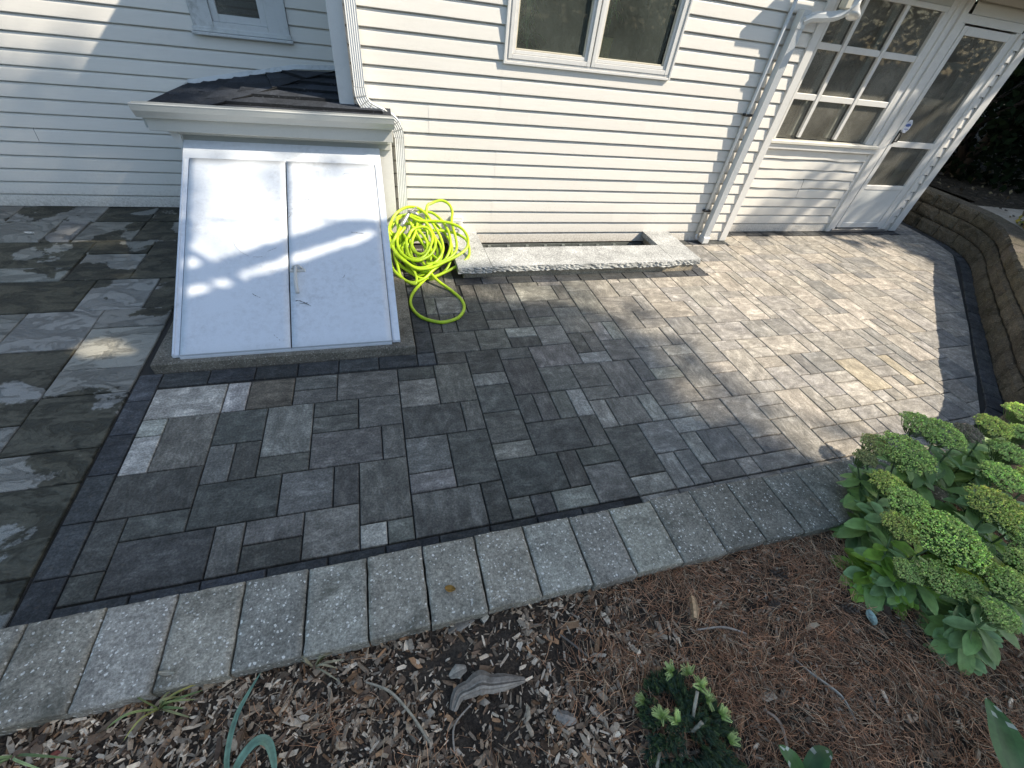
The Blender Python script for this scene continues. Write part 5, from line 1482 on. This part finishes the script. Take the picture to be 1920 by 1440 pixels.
for si, ((fx, fy), label, heads) in enumerate(SED):
    fz = bedz(fx, min(fy, .59)) - .005; r = random.Random(300 + si)
    root = empty('sedum_plant', (fx, fy, fz), label, 'plant', 'sedums crowding the right end of the bed')
    for hi, (hx, hy, hz, rad, ht, tint) in enumerate(heads):
        top = Vector((hx - fx, hy - fy, hz - fz)); foot = Vector((top.x * .25 + r.uniform(-.03, .03), top.y * .25 + r.uniform(-.03, .03), 0))
        pts = catmull([foot, foot.lerp(top, .45) + Vector((top.x * -.03, top.y * -.03, .0)), top - Vector((0, 0, .055))], 5)
        mb = MB(); mb.tube(pts, [.0055 - .002 * i / len(pts) for i in range(len(pts))], 6, (.11, .17, .075, 1)); mb.build('stem', M['leaf'], root)
        mb = flowerhead(rad, ht, 700 + si * 10 + hi, tint); o = mb.build('flower_head', M['bud'], root, loc=top)
        if tint[0] > .4: o['label'] = 'faded cream and pink flower head'
        nw = 9; a = r.uniform(0, 6)
        for w in range(nw):                          # whorls of leaves up the stem
            t = .12 + .74 * w / nw; p = pts[min(len(pts) - 1, int(t * (len(pts) - 1)))]
            for k in range(4):
                a += 1.65 + r.uniform(-.2, .2)
                s = (1.45 - .50 * t) * r.uniform(.85, 1.15) * (1.15 if w < 2 else 1)
                me = LEAFM[3] if (si in (3, 6) and r.random() < .35) else LEAFM[r.randrange(3)]
                place(me, 'leaf', root, p, r.uniform(-.3, .3), r.uniform(-.15, .45) - .35 * t, a, s)
# lime yellow oak-shaped leaves between the sedums
yp = empty('yellow_leaf_plant', (2.18, .14, bedz(2.18, .14)), 'plant with lobed lime yellow leaves glowing between the green sedums', 'plant')
def lobed(L, w):
    mb = MB(); n = 10; rows = []
    for i in range(n + 1):
        t = i / n; hw = w * .5 * (.25 + .75 * t) * (1 + .22 * math.sin(t * 13)) * (1 if t < .95 else .75)
        rows.append([mb.vert((L * t, s * hw, -.15 * L * t * t + .12 * abs(s) * hw)) for s in (-1, -.5, 0, .5, 1)])
    for A, B in zip(rows, rows[1:]):
        for k in range(4): mb.face((A[k], B[k], B[k + 1], A[k + 1]), (.34, .42, .015, 1), smooth=True)
    return mb
lm = bake(lobed(.13, .085), 'leaf', M['leaf'])
for k, (z, rz, ry, s) in enumerate(((.26, .3, -.1, 1.0), (.24, -.5, 0, .9), (.22, 2.6, -.2, .8), (.18, -1.6, .1, .9))):
    place(lm, 'leaf', yp, (0, 0, z), 0, ry, rz, s)
mb = MB(); mb.tube([(0, 0, 0), (.01, 0, .14), (0, 0, .27)], .004, 6, (.2, .25, .05, 1)); mb.build('stem', M['leaf'], yp)

# strap leaves
def strap(pts, w, col, keel=.25, tipw=.02):
    mb = MB(); P = catmull(pts, 6); n = len(P); rows = []
    for i, p in enumerate(P):
        t = i / (n - 1); d = (P[min(i + 1, n - 1)] - P[max(i - 1, 0)]).normalized(); s = d.cross(Vector((0, 0, 1)))
        s = s.normalized() if s.length > .05 else Vector((1, 0, 0)); u = s.cross(d).normalized()
        hw = w * .5 * (.75 + .35 * math.sin(math.pi * min(1, t * .9))) * (1 - t ** 5) + w * tipw
        rows.append([mb.vert(p + s * (k * hw) + u * (abs(k) * keel * hw)) for k in (-1, -.45, 0, .45, 1)])
    for A, B in zip(rows, rows[1:]):
        for k in range(4):
            q = 1.15 if k in (0, 3) else .95; mb.face((A[k], B[k], B[k + 1], A[k + 1]), (col[0] * q, col[1] * q, col[2] * q, 1), smooth=True)
    return mb
bp = (-.565, .265); z0 = bedz(*bp)
tl = empty('tulip_plant', (*bp, z0), 'young bulb plant with three blue-green strap leaves at the bottom left', 'plant')
for pts, w in (([(0, 0, 0), (-.005, .05, .05), (.02, .14, .10), (.075, .235, .115)], .014), ([(.005, -.01, 0), (.03, .03, .06), (.075, .065, .085), (.105, .058, .07), (.118, .01, .035), (.115, -.03, .012)], .022), ([(-.01, -.015, .0), (-.07, .0, .035), (-.13, .02, .03), (-.19, .045, .012)], .026), ([(.01, -.01, .0), (.015, -.02, .05), (.02, -.03, .09)], .030)):
    strap(pts, w, (.19, .32, .22)).build('leaf', M['leaf'], tl)
def grass(c, n, L, label, sd, cols):
    g = empty('grass_tuft', (c[0], c[1], bedz(*c)), label, 'grass'); r = random.Random(sd)
    for i in range(n):
        a = r.uniform(-.9, .9) + (0 if r.random() < .7 else 3.1); l = L * r.uniform(.5, 1.1); h = r.uniform(.02, .06)
        d = (math.cos(a), math.sin(a)); k = r.choice(cols)
        strap([(0, 0, 0), (d[0] * l * .35, d[1] * l * .35, h), (d[0] * l * .7, d[1] * l * .7, h * .8), (d[0] * l, d[1] * l, .012)], r.uniform(.004, .007), k, .3).build('blade', M['leaf'], g)
grass((-.80, .500), 11, .13, 'small tuft of yellowing grass blades at the foot of the cap blocks', 5, [(.26, .30, .10), (.34, .33, .14), (.16, .22, .08), (.40, .36, .10)])
grass((-1.14, .475), 7, .17, 'pale green grass blades at the bottom left edge beside the wall', 6, [(.30, .38, .16), (.18, .25, .09)])
grass((-.36, .505), 8, .10, 'thin dry grass wisps under the cap edge, left of the middle', 8, [(.36, .32, .2), (.22, .24, .10)])
# spotted lily leaves at the bottom right
def spotted(pts, w, seed):
    mb = strap(pts, w, (.055, .13, .035), .18, .0); r = random.Random(seed)
    mb.c = [((.42, .46, .36, 1) if r.random() < .045 else c) for c in mb.c]; return mb
sp = empty('spotted_leaf_plant', (1.70, -.48, bedz(1.70, -.48)), 'large pointed dark green leaf with white flecks at the bottom right corner', 'plant')
spotted([(0, 0, 0), (-.01, .1, .14), (.0, .2, .19), (.05, .27, .20), (.11, .33, .175)], .105, 3).build('leaf', M['leaf'], sp)
spotted([(0, 0, 0), (.08, .02, .1), (.17, .03, .12)], .06, 4).build('leaf', M['leaf'], sp)
sp = empty('spotted_leaf_plant', (1.09, -.18, bedz(1.09, -.18)), 'wavy white-flecked green leaf at the bottom edge, right of the small shrub', 'plant')
spotted([(0, 0, 0), (-.01, .03, .06), (-.035, .07, .10), (-.06, .11, .115)], .055, 5).build('leaf', M['leaf'], sp)
spotted([(0, 0, 0), (.03, .025, .06), (.07, .05, .09), (.12, .05, .09)], .06, 6).build('leaf', M['leaf'], sp)

# feathery dwarf conifer
def frond(L, col, tip):
    mb = MB(); n = 11
    for i in range(n):
        t = i / n; x = L * t; l = L * .42 * (1 - t * .80)
        for s in (-1, 1):
            c = tuple(col[k] + (tip[k] - col[k]) * t for k in range(3)) + (1,)
            d = Vector((.75, s, 0)).normalized()
            a = Vector((x, 0, -.05 * x)); b = a + d * l + Vector((0, 0, .15 * l)); w = L * .022
            v = [mb.vert(p) for p in (a, a + d * l * .5 + Vector((w, -s * w, .002)), b, a + d * l * .5 + Vector((-w, s * w, .004)))]
            mb.face(v, c)
    return mb
sx, sy = .80, .04
sh = empty('dwarf_conifer', (sx, sy, bedz(sx, sy)), 'small feathery dark green conifer with bright lime tips growing in the mulch', 'shrub')
r = random.Random(42); mb = MB()
def addmesh(dst, src, Mx, s):
    base = len(dst.v)
    for p in src.v: dst.v.append(tuple(Mx @ (Vector(p) * s)))
    for f, c, uv, sm in zip(src.f, src.c, src.uv, src.smooth): dst.f.append(tuple(i + base for i in f)); dst.c.append(c); dst.uv.append(uv); dst.smooth.append(sm)
FR = [frond(.045, (.03, .06, .022), (.09, .15, .05)), frond(.045, (.045, .085, .025), (.17, .25, .07)), frond(.045, (.30, .42, .10), (.75, .85, .34)), frond(.045, (.025, .055, .03), (.055, .11, .06))]
for i in range(3000):
    a = r.uniform(0, 6.283); q = math.sqrt(r.random()); ex = .155 * q * math.cos(a); ey = .19 * q * math.sin(a) - .03; hz = .01 + .080 * (1 - q * q) * r.uniform(.3, 1.0)
    if noise.noise(Vector((ex * 16, ey * 16, 3))) < -.16 : continue
    ang = math.atan2(ey, ex) + r.gauss(0, .7)
    Mx = Matrix.Translation((ex, ey, hz)) @ Matrix.Rotation(ang, 4, 'Z') @ Matrix.Rotation(-r.uniform(-.2, 1.0), 4, 'Y') @ Matrix.Rotation(r.uniform(-.6, .6), 4, 'X')
    addmesh(mb, FR[r.choice((0, 0, 1, 3, 3))], Mx, r.uniform(.35, .70))
mb.build('foliage', M['leaf'], sh, kind='stuff')
for k, (ex, ey, hz, a) in enumerate(((.055, .125, .10, 1.3), (.075, .085, .10, .6), (-.095, .045, .095, 1.7), (-.055, .02, .10, 2.0), (.10, -.06, .07, -.2), (.02, .15, .06, 1.9), (.085, .05, .08, -.3), (-.115, .10, .05, 2.4), (.12, .0, .06, -.3))):
    mb = MB()
    for j in range(10):
        Mx = Matrix.Rotation(r.gauss(0, .8), 4, 'Z') @ Matrix.Rotation(-r.uniform(-.1, .7), 4, 'Y') @ Matrix.Rotation(r.uniform(-.5, .5), 4, 'X')
        addmesh(mb, FR[2], Mx, r.uniform(.55, .9))
    o = mb.build('lime_shoot', M['leaf'], sh, loc=(ex, ey, hz)); o.rotation_euler = (0, 0, a)
for nm, pp_, rr_ in (('trunk', [(0, 0, -.01), (.01, -.01, .05), (.03, .0, .09)], .006), ('twig', [(.015, .02, .075), (.055, .075, .105)], .0055), ('twig', [(-.11, -.02, .03), (-.15, -.06, .04)], .005)):
    mb = MB(); mb.tube(pp_, rr_, 6, (.42, .37, .27, 1)); mb.build(nm, M['bits'], sh)

# ---- plants standing on the sill inside the window
pp = empty('potted_plant', (1.90, YR + .085, 1.547), 'houseplant in a small yellow pot on the window sill inside the right casement', 'plant')
mb = MB(); mb.tube([(0, 0, 0), (0, 0, .13)], [.042, .055], 14, (.75, .62, .22, 1)); mb.build('pot', M['bits'], pp)
r = random.Random(8); mb = MB(); mb.tube([(0, 0, .12), (.0, .01, .3), (.02, .0, .6)], .005, 5, (.2, .22, .1, 1)); mb.build('stem', M['bits'], pp)
for k in range(22):
    z = .18 + .35 * r.random(); strap([(0, 0, z), (.05 * math.cos(k), .02 * math.sin(k), z + .03), (.12 * math.cos(k), .05 * math.sin(k), z - .03)], .018, (.30, .50, .16)).build('leaf', M['leaf'], pp)
pp = empty('houseplant', (1.22, YR + .085, 1.547), 'leafy green houseplant seen through the dusty left casement', 'plant')
for k in range(34):
    z = .04 + .42 * r.random(); a = r.uniform(0, 6.28); l = r.uniform(.08, .22)
    strap([(0, 0, z * .6), (.5 * l * math.cos(a), .2 * l * math.sin(a), z), (l * math.cos(a), .35 * l * math.sin(a), z - .06)], .020, (.28, .48, .17)).build('leaf', M['leaf'], pp)

# ================================================================ beyond the curved wall
def leafquad(mb, c, s, r, col):
    R = Matrix.Rotation(r.uniform(0, 6.28), 3, 'Z') @ Matrix.Rotation(r.gauss(0, .8), 3, 'X') @ Matrix.Rotation(r.gauss(0, .8), 3, 'Y')
    v = [mb.vert(R @ Vector(p) * s + c) for p in ((-.5, 0, 0), (-.1, -.28, .05), (.5, 0, 0), (-.1, .28, .05))]; mb.face(v, col)
r = random.Random(77); mb = MB()
for i in range(5200):
    x = r.uniform(6.0, 15); y = r.uniform(1.5, 11)
    d = near_curve(x, y)
    if d < .28: continue
    s = r.uniform(.03, .09); k = r.choice([(.10, .08, .045), (.06, .045, .03), (.16, .13, .08), (.05, .04, .03), (.20, .16, .08), (.04, .035, .03)])
    if d < 2.2 and r.random() < .55: continue
    leafquad(mb, Vector((x, y, .47 + r.uniform(0, .02))), s, r, (*k, 1))
for i in range(420):                                   # heap of yellowed leaves on the path
    x = 7.55 + r.gauss(0, .22); y = 3.15 + r.gauss(0, .12); k = r.choice([(.42, .34, .05), (.30, .26, .05), (.38, .20, .06), (.20, .24, .05)])
    if near_curve(x, y) > .27: leafquad(mb, Vector((x, y, .465 + r.uniform(0, .05))), r.uniform(.05, .09), r, (*k, 1))
mb.build('fallen_leaves', M['tree'], None, label='old leaves scattered over the shaded ground beyond the curved wall', kind='stuff')
def shrub(x, y, rx, ry, h, label, sd, nleaf=5200):
    r = random.Random(sd); root = empty('evergreen_shrub', (x, y, .44), label, 'shrub', 'dark evergreens beyond the curved wall'); mb = MB()
    cl = [(Vector((r.uniform(-rx, rx), r.uniform(-ry, ry), r.uniform(.2, h))), r.uniform(.35, .75)) for _ in range(34)]
    for i in range(nleaf):
        c, s = cl[r.randrange(len(cl))]; d = Vector((r.gauss(0, 1), r.gauss(0, 1), r.gauss(0, .8))).normalized() * s * r.uniform(.6, 1.05)
        k = r.uniform(.4, 1.2); p = c + d
        if p.z < .02: p.z = .05
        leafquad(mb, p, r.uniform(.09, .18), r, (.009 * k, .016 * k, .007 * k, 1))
    mb.build('foliage', M['dim'], root, kind='stuff')
    for k in range(4):
        mb = MB(); mb.tube([(r.uniform(-.2, .2), r.uniform(-.2, .2), -.02), (r.uniform(-.4, .4), r.uniform(-.4, .4), h * .45), (r.uniform(-.8, .8), r.uniform(-.6, .6), h * .85)], [.06, .045, .02], 7, (.04, .03, .022, 1)); mb.build('stem', M['bits'], root)
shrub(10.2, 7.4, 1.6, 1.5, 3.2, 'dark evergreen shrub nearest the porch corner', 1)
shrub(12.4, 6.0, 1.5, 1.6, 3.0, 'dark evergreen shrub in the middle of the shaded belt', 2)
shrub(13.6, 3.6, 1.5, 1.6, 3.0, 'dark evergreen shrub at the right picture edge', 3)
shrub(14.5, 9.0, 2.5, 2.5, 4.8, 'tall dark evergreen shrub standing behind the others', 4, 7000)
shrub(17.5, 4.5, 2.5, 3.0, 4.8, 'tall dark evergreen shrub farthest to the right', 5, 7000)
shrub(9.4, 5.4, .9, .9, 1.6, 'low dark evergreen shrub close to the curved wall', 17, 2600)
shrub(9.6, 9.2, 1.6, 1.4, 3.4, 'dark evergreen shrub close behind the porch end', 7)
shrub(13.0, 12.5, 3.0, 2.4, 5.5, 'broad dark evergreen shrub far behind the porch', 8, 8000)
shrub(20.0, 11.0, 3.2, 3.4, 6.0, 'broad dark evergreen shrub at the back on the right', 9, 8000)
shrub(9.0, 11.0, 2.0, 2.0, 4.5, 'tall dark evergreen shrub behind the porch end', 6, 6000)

# ================================================================ trees on the sunny side of the garden, out of the picture, that shade it
LIT = [
 [(-1.56, 2.98), (-1.10, 3.22), (-.62, 3.50), (.10, 3.42), (.50, 3.28), (.72, 3.08), (1.46, 2.97), (1.76, 2.80), (2.10, 2.48), (2.14, 2.22), (2.10, 1.85), (2.12, 1.50), (2.36, 1.28), (2.55, 1.14), (2.95, 1.02), (3.3, .80), (9.5, .40), (9.5, 7), (-1.3, 7), (-2.2, 4.9), (-2.05, 4.1), (-1.80, 3.62), (-1.2, 3.56), (-1.25, 3.44), (-1.70, 3.44)],
 [(-1.50, 2.85), (-.55, 3.34), (-.50, 3.24), (-1.44, 2.76)],
 [(-2.35, 4.95), (-2.75, 5.0), (-3.0, 5.2), (-3.9, 5.2), (-4.2, 5.75), (-2.3, 5.75)],
 [(-3.33, 4.96), (-3.05, 4.98), (-2.88, 4.89), (-3.0, 4.79), (-3.4, 4.79)],
 [(-2.26, 4.34), (-2.0, 3.84), (-2.56, 3.86), (-2.55, 4.05), (-2.4, 4.38)],
 [(-1.87, 2.54), (-1.82, 2.66), (-1.64, 2.68), (-1.48, 2.49), (-1.72, 2.46)],
]
def shade(X, Y):
    """chance that a twig stands on the sun ray that would reach the ground at X, Y"""
    if X > 6.5 and Y > 3.0: return 1.0
    if X > 10: return 1.0
    if 1.72 < X < 3.2 and .1 < Y < .86: return .10  # opening added in the crown so that sun brightens the sedum heads
    if -2.0 < X < -.5 and 3.40 < Y < 4.05: return .11
    if X > 8.2: return .80
    if 4.2 < X and 4.12 < Y < 5.2: return .34
    if 5.6 < X and 3.75 < Y < 4.3: return .40
    if X > 6.9 and Y > 2.0: return .38
    for p in LIT:
        if inpoly(X, Y, p): return 0.0
    return 1.0
kxy = (SUNV.x / SUNV.z, SUNV.y / SUNV.z)
def edge_d(X, Y):
    """distance to the nearest outline of the big sunlit patch"""
    best = 9
    P = LIT[0]
    for i in range(len(P)):
        x0, y0 = P[i - 1]; x1, y1 = P[i]; dx, dy = x1 - x0, y1 - y0; t = max(0, min(1, ((X - x0) * dx + (Y - y0) * dy) / (dx * dx + dy * dy)))
        best = min(best, math.hypot(X - x0 - t * dx, Y - y0 - t * dy))
    return best
def canopy(name, label, Xr, Yr, hr, n, size, sd, soft, only=None, foot=None):
    r = random.Random(sd); mb = MB(); cs = []
    for i in range(n):
        X = r.uniform(*Xr); Y = r.uniform(*Yr); h = r.uniform(*hr)
        Xs, Ys = X + r.gauss(0, soft), Y + r.gauss(0, soft)
        p = shade(Xs, Ys)
        if soft > .1 and -.2 < X < 4.2 and Y < 4 and not inpoly(X, Y, LIT[0]):
            p *= min(1, edge_d(X, Y) / (.80 if X < 1.9 else .42) + .04) ** 2.3        # the crown thins out towards its edge
        if r.random() > p: continue
        s = size
        if s > .3 and any(shade(X + dx * .22, Y + dy * .22) < .5 for dx, dy in ((1, 0), (-1, 0), (0, 1), (0, -1))): s = size * .5
        if only and not only(X, Y): continue
        c = Vector((X + kxy[0] * h, Y + kxy[1] * h, h)); cs.append(c)
        k = r.uniform(.6, 1.3); leafquad(mb, c, s * r.uniform(.8, 1.3), r, (.05 * k, .09 * k, .025 * k, 1))
    cx = sum(c.x for c in cs) / len(cs); cy = sum(c.y for c in cs) / len(cs)
    if foot: cx, cy = foot
    root = empty('shade_tree', (cx, cy, 0), label, 'tree')
    mb.v = [(p[0] - cx, p[1] - cy, p[2]) for p in mb.v]
    mb.build('crown', M['tree'], root, kind='stuff')
    mb = MB(); top = sum(hr) / 2
    mb.tube([(0, 0, -.6), (.1, 0, top * .4), (0, .1, top)], [.28, .22, .12], 10, (.10, .08, .06, 1)); mb.build('trunk', M['bits'], root)
    for k in range(9):
        q = cs[(k * 37) % len(cs)]; mb = MB(); mb.tube([(0, .05, top * .55), ((q.x - cx) * .5, (q.y - cy) * .5, top * .8), (q.x - cx, q.y - cy, q.z)], [.09, .05, .015], 6, (.10, .08, .06, 1)); mb.build('limb', M['bits'], root)
door_zone = lambda X, Y: -2.1 < X < -.05 and 2.2 < Y < 3.42
canopy('a', 'tall leafy tree out of the picture whose crown shades the near end of the patio', (-4.6, 4.6), (-2.2, 6.0), (12.5, 15.5), 30000, .40, 1, .12, lambda X, Y: not door_zone(X, Y))
canopy('b', 'leafy tree out of the picture to the right, dappling the porch', (4.0, 12.0), (.5, 9.0), (5.5, 9.0), 24000, .22, 2, .05)
canopy('d', 'largest leafy tree out of the picture, keeping the ground behind the porch in deep shade', (7.0, 30.0), (1.0, 22.0), (9.5, 12.5), 24000, .62, 4, .05)
canopy('c', 'small leafy tree out of the picture that streaks the cellar doors with shade', (-2.2, .05), (2.1, 4.1), (4.2, 5.2), 44000, .058, 3, .006, door_zone, (6.6, -1.9))
# unseen hedge added behind the camera to darken what the window glass mirrors
for k, (x, y, rx, h) in enumerate(((-6, -9, 3.2, 3.4), (-.5, -10, 3.2, 3.6), (5.5, -9.5, 3.2, 3.4), (11.5, -9, 3.2, 3.8), (17.5, -9, 3.4, 4.8), (24, -8.5, 3.6, 5.2), (30.5, -7, 3.6, 5.6))):
    r = random.Random(60 + k)
    root = empty('hedge', (x, y, .1), ['hedge added unseen behind the camera, farthest to the left', 'hedge added unseen behind the camera, left of the middle', 'hedge added unseen behind the camera, right of the middle', 'hedge added unseen behind the camera, fourth from the left end', 'tall hedge added unseen beyond the right end of the garden, nearest the camera', 'tall hedge added unseen beyond the right end of the garden, middle one', 'tallest hedge added unseen, farthest to the right of all'][k], 'hedge', 'unseen hedges added for the window reflections')
    mb = MB()
    for i in range(3600):
        q = r.uniform(.4, 1.3); leafquad(mb, Vector((r.uniform(-rx, rx), r.gauss(0, .5), h * (1 - r.random() ** 1.6))), r.uniform(.25, .42), r, (.03 * q, .06 * q, .018 * q, 1))
    mb.build('foliage', M['dim'], root, kind='stuff')
